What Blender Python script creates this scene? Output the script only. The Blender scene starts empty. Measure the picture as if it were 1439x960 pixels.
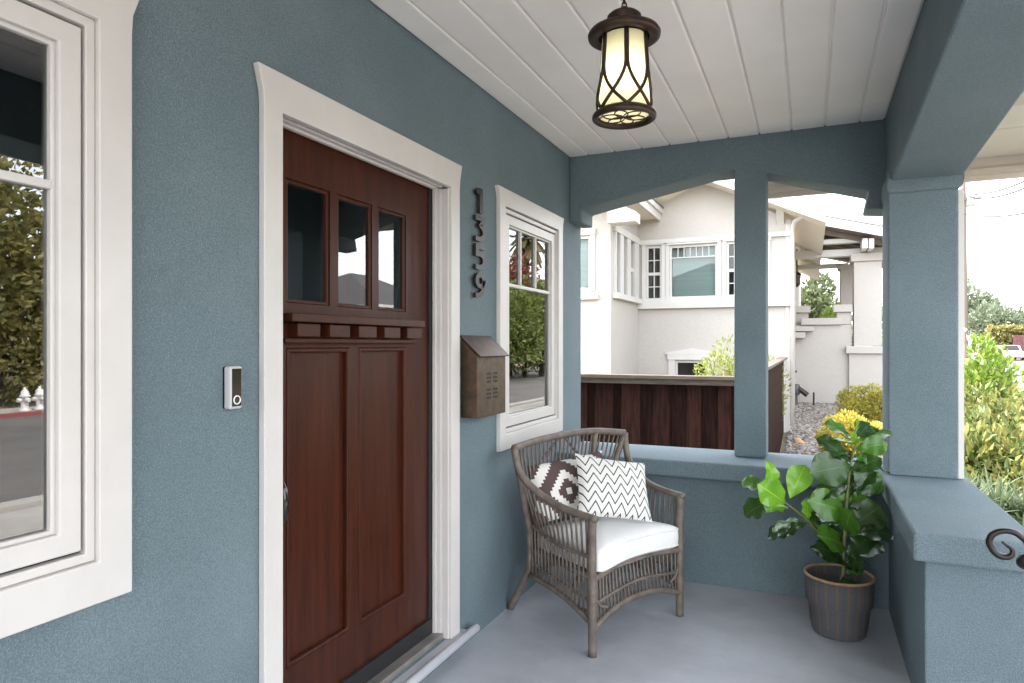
import bpy, math, random
import numpy as np
from mathutils import Vector, Matrix
random.seed(7); RNG = np.random.default_rng(7)
R = math.radians
scene = bpy.context.scene
COL = scene.collection

# ------------------------------------------------------------------ camera
F, TH, Y0, CX, W0 = 938.0, R(24.06), 485.0, 719.5, 1439.0
CAM = np.array([1.52, 0.0, 1.444])
cam = bpy.data.cameras.new('camera'); camo = bpy.data.objects.new('camera', cam); COL.objects.link(camo)
cam.sensor_width = 36; cam.lens = F / W0 * 36; cam.shift_y = (Y0 - 480.0) / W0
cam.clip_start = 0.05; cam.clip_end = 3000
camo.location = CAM; camo.rotation_euler = (R(90), 0, TH)
scene.camera = camo
FW = np.array([-math.sin(TH), math.cos(TH), 0]); RT = np.array([math.cos(TH), math.sin(TH), 0]); UP = np.array([0, 0, 1.])
# pixel of the photograph -> direction; the distance always comes from a real plane the thing stands on or lies in
def ray(px, py): return FW + RT * (px - CX) / F + UP * (Y0 - py) / F
def at_x(px, py, x): d = ray(px, py); return CAM + d * (x - CAM[0]) / d[0]
def at_y(px, py, y): d = ray(px, py); return CAM + d * (y - CAM[1]) / d[1]
def at_z(px, py, z): d = ray(px, py); return CAM + d * (z - CAM[2]) / d[2]
def at_d(px, py, Z): return CAM + ray(px, py) * Z

# ------------------------------------------------------------------ sky, sun, exposure
SUN_EL, SUN_AZ = R(54), R(262)          # azimuth clockwise from +y: behind the house, over its roof
world = bpy.data.worlds.new('World'); scene.world = world; world.use_nodes = True
wn, wl = world.node_tree.nodes, world.node_tree.links
sky = wn.new('ShaderNodeTexSky'); sky.sky_type = 'NISHITA'; sky.sun_disc = False
sky.sun_elevation = SUN_EL; sky.sun_rotation = SUN_AZ
sky.air_density = 1.0; sky.dust_density = 1.5; sky.ozone_density = 1.0; sky.altitude = 0
hsv = wn.new('ShaderNodeHueSaturation'); hsv.inputs['Saturation'].default_value = 0.22
wl.new(sky.outputs[0], hsv.inputs['Color'])
bgn = wn['Background']; bgn.inputs['Strength'].default_value = 0.15
wl.new(hsv.outputs[0], bgn.inputs['Color'])
sun = bpy.data.lights.new('sun', 'SUN'); sun.energy = 1.3; sun.angle = R(14); sun.color = (1, .95, .87)
suno = bpy.data.objects.new('sun', sun); COL.objects.link(suno)
sdir = Vector((math.sin(SUN_AZ) * math.cos(SUN_EL), math.cos(SUN_AZ) * math.cos(SUN_EL), math.sin(SUN_EL)))
suno.rotation_euler = sdir.to_track_quat('Z', 'Y').to_euler()
scene.view_settings.view_transform = 'Standard'; scene.view_settings.look = 'None'
scene.view_settings.exposure = 3.2; scene.view_settings.gamma = 1.0
scene.render.engine = 'CYCLES'
cy = scene.cycles
cy.use_denoising = True; cy.max_bounces = 10; cy.diffuse_bounces = 6; cy.transparent_max_bounces = 12
cy.sample_clamp_indirect = 8.0; cy.caustics_reflective = False; cy.caustics_refractive = False

# ------------------------------------------------------------------ materials
MATS = {}
def mat(name, col, rough=.6, col2=None, nscale=5., bump=0., bscale=60., bdist=.004, spec=.5, metal=0., coat=0., stretch=None, mixlo=.35, mixhi=.65, emis=None, trans=0.):
    if name in MATS: return MATS[name]
    m = bpy.data.materials.new(name); m.use_nodes = True; MATS[name] = m
    N, L = m.node_tree.nodes, m.node_tree.links
    b = N['Principled BSDF']
    b.inputs['Base Color'].default_value = (*col, 1); b.inputs['Roughness'].default_value = rough
    b.inputs['Specular IOR Level'].default_value = spec; b.inputs['Metallic'].default_value = metal
    b.inputs['Coat Weight'].default_value = coat; b.inputs['Coat Roughness'].default_value = .15
    tc = N.new('ShaderNodeTexCoord'); src = tc.outputs['Object']
    if stretch:
        mp = N.new('ShaderNodeMapping'); mp.inputs['Scale'].default_value = stretch
        L.new(src, mp.inputs[0]); src = mp.outputs[0]
    if col2:
        n = N.new('ShaderNodeTexNoise'); n.inputs['Scale'].default_value = nscale; n.inputs['Detail'].default_value = 6; n.inputs['Roughness'].default_value = .65
        L.new(src, n.inputs['Vector'])
        r = N.new('ShaderNodeMapRange'); r.inputs[1].default_value = mixlo; r.inputs[2].default_value = mixhi
        L.new(n.outputs['Fac'], r.inputs[0])
        mx = N.new('ShaderNodeMix'); mx.data_type = 'RGBA'
        mx.inputs[6].default_value = (*col, 1); mx.inputs[7].default_value = (*col2, 1)
        L.new(r.outputs[0], mx.inputs[0]); L.new(mx.outputs[2], b.inputs['Base Color'])
    if bump:
        n2 = N.new('ShaderNodeTexNoise'); n2.inputs['Scale'].default_value = bscale; n2.inputs['Detail'].default_value = 3
        L.new(src, n2.inputs['Vector'])
        bp = N.new('ShaderNodeBump'); bp.inputs['Strength'].default_value = bump; bp.inputs['Distance'].default_value = bdist
        L.new(n2.outputs['Fac'], bp.inputs['Height']); L.new(bp.outputs[0], b.inputs['Normal'])
    if emis:
        b.inputs['Emission Color'].default_value = (*emis[0], 1); b.inputs['Emission Strength'].default_value = emis[1]
    return m

def stucco_mat(name, c, c2, scale=270., dist=.0075):
    m = bpy.data.materials.new(name); m.use_nodes = True; N, L = m.node_tree.nodes, m.node_tree.links
    b = N['Principled BSDF']; b.inputs['Roughness'].default_value = .75; b.inputs['Specular IOR Level'].default_value = .35
    tc = N.new('ShaderNodeTexCoord')
    n = N.new('ShaderNodeTexNoise'); n.inputs['Scale'].default_value = scale; n.inputs['Detail'].default_value = 2.5; n.inputs['Roughness'].default_value = .6
    n2 = N.new('ShaderNodeTexNoise'); n2.inputs['Scale'].default_value = 2.2; n2.inputs['Detail'].default_value = 5
    v = N.new('ShaderNodeTexVoronoi'); v.inputs['Scale'].default_value = scale * .75
    for q in (n, n2, v): L.new(tc.outputs['Object'], q.inputs['Vector'])
    a = N.new('ShaderNodeMath'); a.operation = 'ADD'; L.new(n.outputs['Fac'], a.inputs[0])
    mu = N.new('ShaderNodeMath'); mu.operation = 'MULTIPLY'; mu.inputs[1].default_value = -.35; L.new(v.outputs['Distance'], mu.inputs[0]); L.new(mu.outputs[0], a.inputs[1])
    n3 = N.new('ShaderNodeTexNoise'); n3.inputs['Scale'].default_value = 7.; n3.inputs['Detail'].default_value = 4; L.new(tc.outputs['Object'], n3.inputs['Vector'])
    bp0 = N.new('ShaderNodeBump'); bp0.inputs['Strength'].default_value = .35; bp0.inputs['Distance'].default_value = .02; L.new(n3.outputs['Fac'], bp0.inputs['Height'])
    bp = N.new('ShaderNodeBump'); bp.inputs['Strength'].default_value = 1.0; bp.inputs['Distance'].default_value = dist
    L.new(a.outputs[0], bp.inputs['Height']); L.new(bp0.outputs[0], bp.inputs['Normal']); L.new(bp.outputs[0], b.inputs['Normal'])
    mx = N.new('ShaderNodeMix'); mx.data_type = 'RGBA'; mx.inputs[6].default_value = (*c, 1); mx.inputs[7].default_value = (*c2, 1)
    r = N.new('ShaderNodeMapRange'); r.inputs[1].default_value = .25; r.inputs[2].default_value = .62; L.new(a.outputs[0], r.inputs[0])
    r2 = N.new('ShaderNodeMapRange'); r2.inputs[1].default_value = .3; r2.inputs[2].default_value = .7; r2.inputs[3].default_value = -.18; r2.inputs[4].default_value = .18; L.new(n2.outputs['Fac'], r2.inputs[0])
    ad = N.new('ShaderNodeMath'); ad.operation = 'ADD'; ad.use_clamp = True; L.new(r.outputs[0], ad.inputs[0]); L.new(r2.outputs[0], ad.inputs[1])
    L.new(ad.outputs[0], mx.inputs[0]); L.new(mx.outputs[2], b.inputs['Base Color'])
    MATS[name] = m; return m

def glass_mat(name, ior=2.4, tint=(.93, .97, .95)):
    m = bpy.data.materials.new(name); m.use_nodes = True; N, L = m.node_tree.nodes, m.node_tree.links
    N.remove(N['Principled BSDF']); out = N['Material Output']
    t = N.new('ShaderNodeBsdfTransparent'); t.inputs[0].default_value = (*tint, 1)
    g = N.new('ShaderNodeBsdfGlossy'); g.inputs['Roughness'].default_value = .0
    f = N.new('ShaderNodeFresnel'); f.inputs[0].default_value = ior
    tc = N.new('ShaderNodeTexCoord'); n = N.new('ShaderNodeTexNoise'); n.inputs['Scale'].default_value = 2.; n.inputs['Detail'].default_value = 0
    bp = N.new('ShaderNodeBump'); bp.inputs['Strength'].default_value = .02; bp.inputs['Distance'].default_value = .01
    L.new(tc.outputs['Object'], n.inputs[0]); L.new(n.outputs['Fac'], bp.inputs['Height']); L.new(bp.outputs[0], g.inputs['Normal'])
    x = N.new('ShaderNodeMixShader'); L.new(f.outputs[0], x.inputs[0]); L.new(t.outputs[0], x.inputs[1]); L.new(g.outputs[0], x.inputs[2])
    L.new(x.outputs[0], out.inputs[0]); MATS[name] = m; return m

def leaf_mat(name, c1, c2, rough=.45, trans=.35, nscale=3.):
    m = bpy.data.materials.new(name); m.use_nodes = True; N, L = m.node_tree.nodes, m.node_tree.links
    b = N['Principled BSDF']; b.inputs['Roughness'].default_value = rough
    g = N.new('ShaderNodeNewGeometry'); mx = N.new('ShaderNodeMix'); mx.data_type = 'RGBA'
    mx.inputs[6].default_value = (*c1, 1); mx.inputs[7].default_value = (*c2, 1)
    L.new(g.outputs['Random Per Island'], mx.inputs[0]); L.new(mx.outputs[2], b.inputs['Base Color'])
    t = N.new('ShaderNodeBsdfTranslucent'); L.new(mx.outputs[2], t.inputs[0])
    x = N.new('ShaderNodeMixShader'); x.inputs[0].default_value = trans
    L.new(b.outputs[0], x.inputs[1]); L.new(t.outputs[0], x.inputs[2]); L.new(x.outputs[0], N['Material Output'].inputs[0])
    MATS[name] = m; return m

STUCCO = stucco_mat('blue_stucco', (.142, .196, .222), (.262, .330, .362))
TRIM = mat('trim_paint', (.60, .570, .548), .42, (.55, .522, .502), 3., .12, 30)
CEIL = mat('ceiling_paint', (.88, .835, .81), .5, (.83, .785, .76), 2.5, .12, 45, .003)
FLOOR = mat('floor_paint', (.44, .46, .495), .36, (.33, .345, .37), 3.5, .25, 35, .004, mixlo=.38, mixhi=.80)
WOOD = mat('mahogany', (.062, .0150, .0062), .36, (.027, .0064, .0030), 4., .12, 30, .002, spec=.22, coat=.05, stretch=(9, 9, .55), mixlo=.3, mixhi=.72)
DARK = mat('dark_gap', (.012, .012, .013), .6)
BRONZE = mat('aged_bronze', (.13, .085, .058), .42, (.075, .050, .036), 22., .15, 60, .002, metal=.75)
NUMB = mat('dark_number', (.035, .028, .024), .45, metal=.5)
IRON = mat('wrought_iron', (.018, .015, .015), .32, (.035, .022, .018), 12., .1, 50, metal=.55)
GLASS = glass_mat('window_glass')
WHITE_P = mat('white_plastic', (.47, .47, .48), .35)
BLACK_P = mat('black_gloss', (.012, .01, .008), .12)
RATTAN = mat('rattan', (.175, .140, .115), .55, (.095, .074, .061), 18., .25, 90, .003)
CREAM = mat('cushion_cloth', (.76, .755, .74), .85, (.70, .695, .68), 6., .25, 500, .0015)
NCREAM = stucco_mat('neighbour_stucco', (.44, .415, .385), (.48, .453, .422), 40., .003)
NTRIM = mat('neighbour_trim', (.57, .557, .535), .55, (.53, .515, .495), 2.)
NTAN = mat('neighbour_soffit', (.74, .67, .57), .6, (.68, .61, .51), 2., stretch=(1, 6, 6))
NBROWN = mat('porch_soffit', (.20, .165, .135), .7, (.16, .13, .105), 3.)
TAN = mat('eave_tan', (.56, .50, .43), .55, (.50, .445, .38), 3.)
FENCES = [mat('fence_stain_%s' % n, c, .8, c2, 5., .5, 9, .008, spec=.12, stretch=(10, 10, .8), mixlo=.40, mixhi=.60) for n, c, c2 in
          (('deep', (.026, .0102, .0078), (.011, .0045, .0036)), ('red', (.031, .0112, .0080), (.012, .0046, .0036)), ('weathered', (.042, .019, .013), (.015, .0065, .0050)), ('reddish', (.038, .0145, .0105), (.019, .0070, .0055)))]
FCAP = mat('weathered_cap', (.125, .098, .078), .8, (.065, .050, .040), 6., .3, 30, stretch=(1, 10, 10))
ASPH = mat('asphalt', (.17, .16, .15), .9, (.12, .115, .11), .5, .3, 60, .01)
CONC = mat('concrete', (.48, .46, .42), .85, (.40, .38, .35), 1.2, .2, 40)
DIRT = mat('dry_soil', (.20, .16, .11), .95, (.12, .11, .06), .6, .4, 10, .05)

# ------------------------------------------------------------------ mesh helpers
class MB:
    def __init__(s): s.v = []; s.f = []
    def add(s, vs, fs):
        o = len(s.v); s.v += [tuple(map(float, p)) for p in vs]; s.f += [tuple(i + o for i in f) for f in fs]; return s
    def box(s, x0, x1, y0, y1, z0, z1):
        vs = [(x, y, z) for z in (z0, z1) for y in (y0, y1) for x in (x0, x1)]
        return s.add(vs, [(0, 2, 3, 1), (4, 5, 7, 6), (0, 1, 5, 4), (2, 6, 7, 3), (0, 4, 6, 2), (1, 3, 7, 5)])
    def prism(s, pts, ext):                       # closed planar polygon swept along ext
        n = len(pts); e = np.array(ext, float); P = [np.array(p, float) for p in pts]
        return s.add(P + [p + e for p in P], [tuple(range(n - 1, -1, -1)), tuple(range(n, 2 * n))] + [(i, (i + 1) % n, n + (i + 1) % n, n + i) for i in range(n)])
    def tube(s, path, r, n=6, close=True, loop=False):
        P = [np.array(p, float) for p in path]; m = len(P); rs = r if hasattr(r, '__len__') else [r] * m
        vs = []; u = None
        for i in range(m):
            a = P[(i - 1) % m] if (i or loop) else P[0]; b = P[(i + 1) % m] if (i < m - 1 or loop) else P[-1]
            t = b - a; t = t / (np.linalg.norm(t) + 1e-9)
            if u is None: u = np.cross(t, (0, 0, 1.) if abs(t[2]) < .9 else (1., 0, 0))
            u = u - t * np.dot(u, t); u /= np.linalg.norm(u) + 1e-9; w = np.cross(t, u)
            vs += [P[i] + rs[i] * (math.cos(2 * math.pi * k / n) * u + math.sin(2 * math.pi * k / n) * w) for k in range(n)]
        fs = [(i * n + k, i * n + (k + 1) % n, ((i + 1) % m) * n + (k + 1) % n, ((i + 1) % m) * n + k) for i in range(m if loop else m - 1) for k in range(n)]
        if close and not loop: fs += [tuple(range(n - 1, -1, -1)), tuple((m - 1) * n + k for k in range(n))]
        return s.add(vs, fs)
    def lathe(s, prof, n=32, c=(0, 0, 0), rib=None):
        vs = []
        for j, (r, z) in enumerate(prof):
            for k in range(n):
                rr = r * (1 + (rib(j, k) if rib else 0)); a = 2 * math.pi * k / n
                vs.append((c[0] + rr * math.cos(a), c[1] + rr * math.sin(a), c[2] + z))
        fs = [(j * n + k, j * n + (k + 1) % n, (j + 1) * n + (k + 1) % n, (j + 1) * n + k) for j in range(len(prof) - 1) for k in range(n)]
        return s.add(vs, fs)
    def build(s, name, m, parent=None, smooth=False, bevel=0, segs=2, loc=None):
        me = bpy.data.meshes.new(name); me.from_pydata(s.v, [], s.f); me.update()
        if smooth: me.polygons.foreach_set('use_smooth', [True] * len(me.polygons))
        me.materials.append(m); o = bpy.data.objects.new(name, me); COL.objects.link(o)
        if parent: o.parent = parent
        if loc is not None: o.location = loc
        if bevel:
            b = o.modifiers.new('bevel', 'BEVEL'); b.width = bevel; b.segments = segs; b.limit_method = 'ANGLE'; b.angle_limit = R(40)
        return o
def tag(o, label, cat, group=None):
    o['label'] = label; o['category'] = cat
    if group: o['group'] = group
    return o
def struct(o): o['kind'] = 'structure'; return o
def stuff(o): o['kind'] = 'stuff'; return o
def empty(name, loc=(0, 0, 0), parent=None):
    o = bpy.data.objects.new(name, None); COL.objects.link(o); o.location = loc; o.empty_display_size = .1
    if parent: o.parent = parent
    return o
def thing(name, label, cat, group=None, loc=(0, 0, 0)): return tag(empty(name, loc), label, cat, group)
def box(name, m, parent, *b, bevel=0): return MB().box(*b).build(name, m, parent, bevel=bevel)

def holed(mb, axis, c, a0, a1, z0, z1, holes, depth):
    """a wall face in plane axis=c over [a0,a1]x[z0,z1] with rectangular openings whose reveals run to c+depth"""
    A = sorted({a0, a1, *[h[0] for h in holes], *[h[1] for h in holes]}); Z = sorted({z0, z1, *[h[2] for h in holes], *[h[3] for h in holes]})
    P = (lambda a, z, d: (d, a, z)) if axis == 'x' else (lambda a, z, d: (a, d, z))
    for i in range(len(A) - 1):
        for j in range(len(Z) - 1):
            ca, cz = (A[i] + A[i + 1]) / 2, (Z[j] + Z[j + 1]) / 2
            if any(h[0] < ca < h[1] and h[2] < cz < h[3] for h in holes): continue
            mb.add([P(A[i], Z[j], c), P(A[i + 1], Z[j], c), P(A[i + 1], Z[j + 1], c), P(A[i], Z[j + 1], c)], [(0, 1, 2, 3)])
    for h in holes:
        for (p, q) in (((h[0], h[2]), (h[1], h[2])), ((h[1], h[2]), (h[1], h[3])), ((h[1], h[3]), (h[0], h[3])), ((h[0], h[3]), (h[0], h[2]))):
            mb.add([P(*p, c), P(*q, c), P(*q, c + depth), P(*p, c + depth)], [(0, 1, 2, 3)])
    return mb

# ================================================================== THE GROUND
def gz(x, y):
    z = -.60 - .28 * np.clip((x - 5.5) / 3, 0, 1)
    z = z + np.clip((y - 13) / 8, 0, 1) * .32 * np.clip((6 - x) / 2, 0, 1)
    z = z + np.clip((x - 25) / 22, 0, 1) * 2.2
    return z + np.clip((y - 30) / 70, 0, 1) ** 1.2 * 1.25
def sheet(name, m, x0, x1, y0, y1, nx, ny, dz):
    X = np.linspace(x0, x1, nx); Y = np.linspace(y0, y1, ny); mb = MB()
    mb.v = [(x, y, float(gz(x, y)) + dz) for y in Y for x in X]
    mb.f = [(j * nx + i, j * nx + i + 1, (j + 1) * nx + i + 1, (j + 1) * nx + i) for j in range(ny - 1) for i in range(nx - 1)]
    return struct(mb.build(name, m, smooth=True))
g = MB(); xs = np.concatenate([np.linspace(-300, -12, 6), np.linspace(-10, 24, 69), np.linspace(30, 400, 8)]); ys = np.concatenate([np.linspace(-200, -10, 6), np.linspace(-8, 120, 129), np.linspace(150, 700, 8)])
g.v = [(float(x), float(y), float(gz(x, y)) - .012) for y in ys for x in xs]; nx = len(xs)
g.f = [(j * nx + i, j * nx + i + 1, (j + 1) * nx + i + 1, (j + 1) * nx + i) for j in range(len(ys) - 1) for i in range(nx - 1)]
struct(g.build('ground', DIRT, smooth=True))
sheet('road', ASPH, 8.6, 21.6, -60, 140, 14, 130, .010)
sheet('bounce_paving', CONC, 2.32, 6.1, -4.5, 2.95, 8, 10, .02)  # unseen paving, added to bounce light up onto the porch ceiling
sheet('sidewalk', CONC, 6.2, 8.3, -60, 140, 8, 130, .05)
def kerb(name, x0, x1, m):
    mb = MB()
    for y in np.arange(-60, 140, 2.0):
        z = float(gz(x0, y)); z2 = float(gz(x0, y + 2))
        mb.add([(x0, y, z - .1), (x1, y, z - .1), (x1, y, z + .14), (x0, y, z + .14), (x0, y + 1.99, z2 - .1), (x1, y + 1.99, z2 - .1), (x1, y + 1.99, z2 + .14), (x0, y + 1.99, z2 + .14)],
               [(3, 2, 1, 0), (4, 5, 6, 7), (0, 1, 5, 4), (1, 2, 6, 5), (2, 3, 7, 6), (3, 0, 4, 7)])
    return struct(mb.build(name, m, bevel=.015))
kerb('kerb', 8.3, 8.6, CONC)
kerb('red_kerb', 21.6, 21.85, mat('red_kerb_paint', (.36, .075, .075), .7, (.25, .09, .085), 4.))
sheet('far_sidewalk', CONC, 21.85, 23.6, -60, 140, 4, 130, .135)

# ================================================================== THE HOUSE WITH THE PORCH
house = thing('bungalow_house', 'blue grey stucco house with a porch, mahogany door and white trimmed windows', 'house')
CZ = 2.738
holesW = [(1.605, 2.672, .10, 2.175), (3.275, 4.10, .965, 2.195), (-.55, 1.017, .945, 2.195)]
w = MB(); holed(w, 'x', 0, -2.6, 4.628, -.7, CZ + .05, holesW, -.16)
w.add([(0, 4.628, -.7), (-7, 4.628, -.7), (-7, 4.628, CZ + .05), (0, 4.628, CZ + .05)], [(0, 1, 2, 3)])
w.build('front_wall', STUCCO, house)
struct(box('porch_floor', FLOOR, None, .0, 2.30, -2.6, 4.62, -.70, 0.0))
# --- ceiling boards
ceil = empty('ceiling', (0, 0, 0), house)
xb = [0.003] + [.141 + .1825 * k for k in range(10)] + [1.912]
for a, b in zip(xb[:-1], xb[1:]):
    MB().box(a + .004, b - .004, -1.0, 4.37, CZ, CZ + .02).build('ceiling_board', CEIL, ceil, bevel=.007, segs=2)
MB().box(-.002, 1.95, -1.0, 4.40, CZ + .012, CZ + .03).build('ceiling_backing', CEIL, ceil)
# --- end beam with its shallow arch
yb0, yb1 = 4.376, 4.64
arch = [(.0, 2.292), (.088, 2.289), (.088, 2.375), (.955, 2.540), (1.14, 2.540), (1.832, 2.338), (1.812, 2.237), (1.93, 2.225), (1.93, CZ + .04), (.0, CZ + .04)]
MB().prism([(x, yb0, z) for x, z in arch], (0, yb1 - yb0, 0)).build('end_beam', STUCCO, house, bevel=.012)
# --- post on the end parapet
box('post', STUCCO, house, 1.087, 1.275, 4.382, 4.60, .747, 2.56, bevel=.008)
# --- end parapet and its cap
pr = box('parapet', STUCCO, house, .003, 1.93, 4.158, 4.60, -.7, .64)
box('cap', STUCCO, pr, .002, 1.98, 4.098, 4.66, .642, .745, bevel=.012)
# --- street-side pier wall and cap
pr2 = box('parapet', STUCCO, house, 1.912, 2.232, 2.915, 4.60, -.7, .640, bevel=.008)
box('cap', STUCCO, pr2, 1.868, 2.272, 2.862, 4.66, .644, .749, bevel=.012)
# --- corner column, flared capital, white corner board
colm = box('column', STUCCO, house, 1.902, 2.220, 4.078, 4.40, .75, 2.262, bevel=.008)
MB().prism([(1.902, 4.070, 2.25), (2.220, 4.070, 2.25), (2.236, 4.054, 2.268), (2.242, 4.048, 2.30), (2.242, 4.048, 2.36), (1.897, 4.048, 2.36), (1.893, 4.048, 2.30), (1.895, 4.054, 2.268)], (0, .34, 0)).build('capital', STUCCO, colm, bevel=.01)
box('corner_board', TRIM, colm, 2.2215, 2.247, 4.10, 4.40, .752, 2.25)
# --- street-side beam: soffit rises to the middle of the porch
MB().prism([(1.914, 4.64, 2.30), (1.914, 4.08, 2.315), (1.914, 1.55, 2.455), (1.914, 1.15, 2.455), (1.914, -.7, 2.36), (1.914, -1.0, 2.36), (1.914, -1.0, CZ + .1), (1.914, 4.64, CZ + .1)], (.326, 0, 0)).build('side_beam', STUCCO, house, bevel=.01)
for yy in (-1.0,):
    box('column', STUCCO, house, 1.904, 2.22, yy, yy + .34, -.7, 2.31, bevel=.008)
# --- roof and eaves
RSH = mat('roof_shingle', (.07, .068, .066), .9, (.045, .043, .042), 8.)
MB().prism([(-7, -1.4, CZ + .06), (2.95, -1.4, CZ + .06), (2.95, -1.4, CZ + .22), (-2.2, -1.4, CZ + 2.1), (-7, -1.4, CZ + .5)], (0, 6.07, 0)).build('roof', RSH, house)
MB().prism([(1.12, 4.675, CZ + .06), (2.95, 4.675, CZ + .06), (2.95, 4.675, CZ + .20), (1.12, 4.675, CZ + .85)], (0, .60, 0)).build('roof', RSH, house)
eave = empty('eave', (0, 0, 0), house)
for a, b in ((4.045, 4.58), (4.59, 5.24)):
    box('soffit_board', TRIM, eave, 2.243, 2.90, a, b, 2.668, 2.690)
box('soffit_board', TRIM, eave, 1.15, 2.24, 4.65, 5.24, 2.668, 2.690)
box('soffit_board', TRIM, eave, 2.243, 2.90, -1.3, 3.84, 2.668, 2.690)
box('rafter', TAN, eave, 2.243, 2.90, 3.85, 4.04, 2.63, 2.70)
box('fascia', TAN, eave, 1.15, 2.95, 5.25, 5.285, 2.525, 2.80)
box('fascia_trim', TAN, eave, 1.15, 2.95, 5.235, 5.249, 2.56, 2.60)
box('fascia', TAN, eave, 2.905, 2.95, -1.35, 5.23, 2.60, 2.80)
# --- dim room behind the glass
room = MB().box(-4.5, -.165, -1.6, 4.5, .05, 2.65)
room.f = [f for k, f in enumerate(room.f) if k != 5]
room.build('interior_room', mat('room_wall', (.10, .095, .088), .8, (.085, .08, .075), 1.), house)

def moulded(parent, name, m, x, y0, y1, z0, z1, t, d, bev=.003):      # rectangular frame of four mitred bars
    mb = MB()
    o = [(y0, z0), (y1, z0), (y1, z1), (y0, z1)]; i = [(y0 + t, z0 + t), (y1 - t, z0 + t), (y1 - t, z1 - t), (y0 + t, z1 - t)]
    vs = [(x, *p) for p in o] + [(x, *p) for p in i] + [(x - d, *p) for p in o] + [(x - d, *p) for p in i]
    fs = []
    for k in range(4):
        q = (k + 1) % 4
        fs += [(k, q, 4 + q, 4 + k), (8 + q, 8 + k, 12 + k, 12 + q), (k, 8 + k, 8 + q, q), (4 + q, 12 + q, 12 + k, 4 + k)]
    return mb.add(vs, fs).build(name, m, parent, bevel=bev)

# --- door frame
df = empty('door_frame', (0, 0, 0), house)
def casing(parent, y0, y1, yo0, yo1, z0, zt, zh, x=.024, zin=None):
    """flat side casings with a head board whose ends flare out"""
    if zin is not None:                                   # all four sides, one closed ring
        o_ = [(yo0, z0), (yo1, z0), (yo1, zt), (yo1 + .003, zt + .045), (yo1 + .024, zh), (yo0 - .024, zh), (yo0 - .003, zt + .045), (yo0, zt)]; i_ = [(y0, zin), (y1, zin), (y1, zt), (y0, zt)]
        vs = [(x, *p) for p in o_ + i_] + [(.001, *p) for p in o_ + i_]
        fs = [(0, 1, 9, 8), (1, 2, 10, 9), (2, 3, 4, 5, 6, 7, 11, 10), (7, 0, 8, 11)] + [(k, k + 12, (k + 1) % 8 + 12, (k + 1) % 8) for k in range(8)] + [(8 + k, 8 + (k + 1) % 4, 20 + (k + 1) % 4, 20 + k) for k in range(4)]
        MB().add(vs, fs).build('casing', TRIM, parent, bevel=.003); return
    MB().prism([(.001, yo0, z0), (.001, y0, z0), (.001, y0, zt), (.001, y1, zt), (.001, y1, z0), (.001, yo1, z0), (.001, yo1, zt), (.001, yo1 + .003, zt + .045), (.001, yo1 + .024, zh), (.001, yo0 - .024, zh), (.001, yo0 - .003, zt + .045), (.001, yo0, zt)], (x, 0, 0)).build('casing', TRIM, parent, bevel=.003)
casing(df, 1.605, 2.672, 1.527, 2.752, .10, 2.165, 2.287)
for k, (d0, d1, s) in enumerate(((.012, -.022, .008), (-.022, -.044, .016), (-.044, -.064, .024))):
    box('jamb', TRIM, df, d1, d0, 2.672 - s, 2.6715, .10, 2.16, bevel=.003)
    box('jamb', TRIM, df, d1, d0, 1.6055, 1.605 + s, .10, 2.16, bevel=.003)
    box('head_jamb', TRIM, df, d1, d0, 1.606, 2.671, 2.174 - s + .008, 2.1745, bevel=.003)
box('threshold', mat('sill_paint', (.40, .41, .44), .45, (.33, .34, .37), 4.), df, -.16, .045, 1.53, 2.80, .062, .099, bevel=.004)
MB().tube([(.050, 1.38, .082), (.050, 2.872, .082)], .021, 12).build('sill_nosing', mat('nosing_paint', (.42, .43, .46), .4), df, smooth=True, bevel=.006)
box('threshold_plate', mat('sill_metal', (.30, .28, .26), .5, (.2, .19, .18), 9., metal=.4), df, -.155, -.012, 1.61, 2.665, .0995, .125, bevel=.004)
box('door_sweep', DARK, df, -.13, -.062, 1.612, 2.66, .125, .192)
box('weather_strip', DARK, df, -.15, -.0660, 2.6275, 2.671, .125, 2.166)
# --- the door itself
door = empty('door', (0, 0, 0), house)
DX = -.075; KD = 1.595 / 1.62                     # door face; its outline keeps the same bearing from the camera
def ky(y): return y * KD
def kz(z): return 1.444 + (z - 1.444) * KD
yL, yR, zB, zT = 1.615, 2.627, .186, 2.175
pan = [(ky(a), ky(b)) for a, b in ((1.752, 1.978), (2.020, 2.238), (2.278, 2.486))]
pz0, pz1, qz0, qz1 = kz(1.588), kz(2.012), kz(.345), kz(1.435)
pl = [(ky(1.752), ky(2.092)), (ky(2.150), ky(2.486))]
holes = [(a, b, pz0, pz1) for a, b in pan] + [(a, b, qz0, qz1) for a, b in pl]
s = MB(); holed(s, 'x', DX, yL, yR, zB, zT, holes, -.028)
s.build('slab', WOOD, door)
for a, b in pan:
    moulded(door, 'pane_moulding', WOOD, DX - .004, a, b, pz0, pz1, .014, .02, .004)
    box('pane', GLASS, door, DX - .018, DX - .014, a + .001, b - .001, pz0 + .001, pz1 - .001)
for a, b in pl:
    moulded(door, 'panel_moulding', WOOD, DX + .004, a + .001, b - .001, .001 + qz0, qz1 - .001, .016, .028, .005)
    box('panel', WOOD, door, DX - .026, DX - .016, a + .001, b - .001, qz0 + .001, qz1 - .001)
box('shelf', WOOD, door, DX + .001, -.002, 1.675, 2.487, 1.520, 1.549, bevel=.003)
box('shelf_backing', WOOD, door, DX + .001, -.054, 1.690, 2.472, 1.470, 1.515)
for k in range(5):
    y = 1.708 + .1632 * k
    box('dentil_block', WOOD, door, -.053, -.010, y, y + .110, 1.472, 1.515, bevel=.002)
box('shelf_moulding', WOOD, door, DX + .001, -.042, 1.687, 2.477, 1.450, 1.469, bevel=.004)
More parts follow.
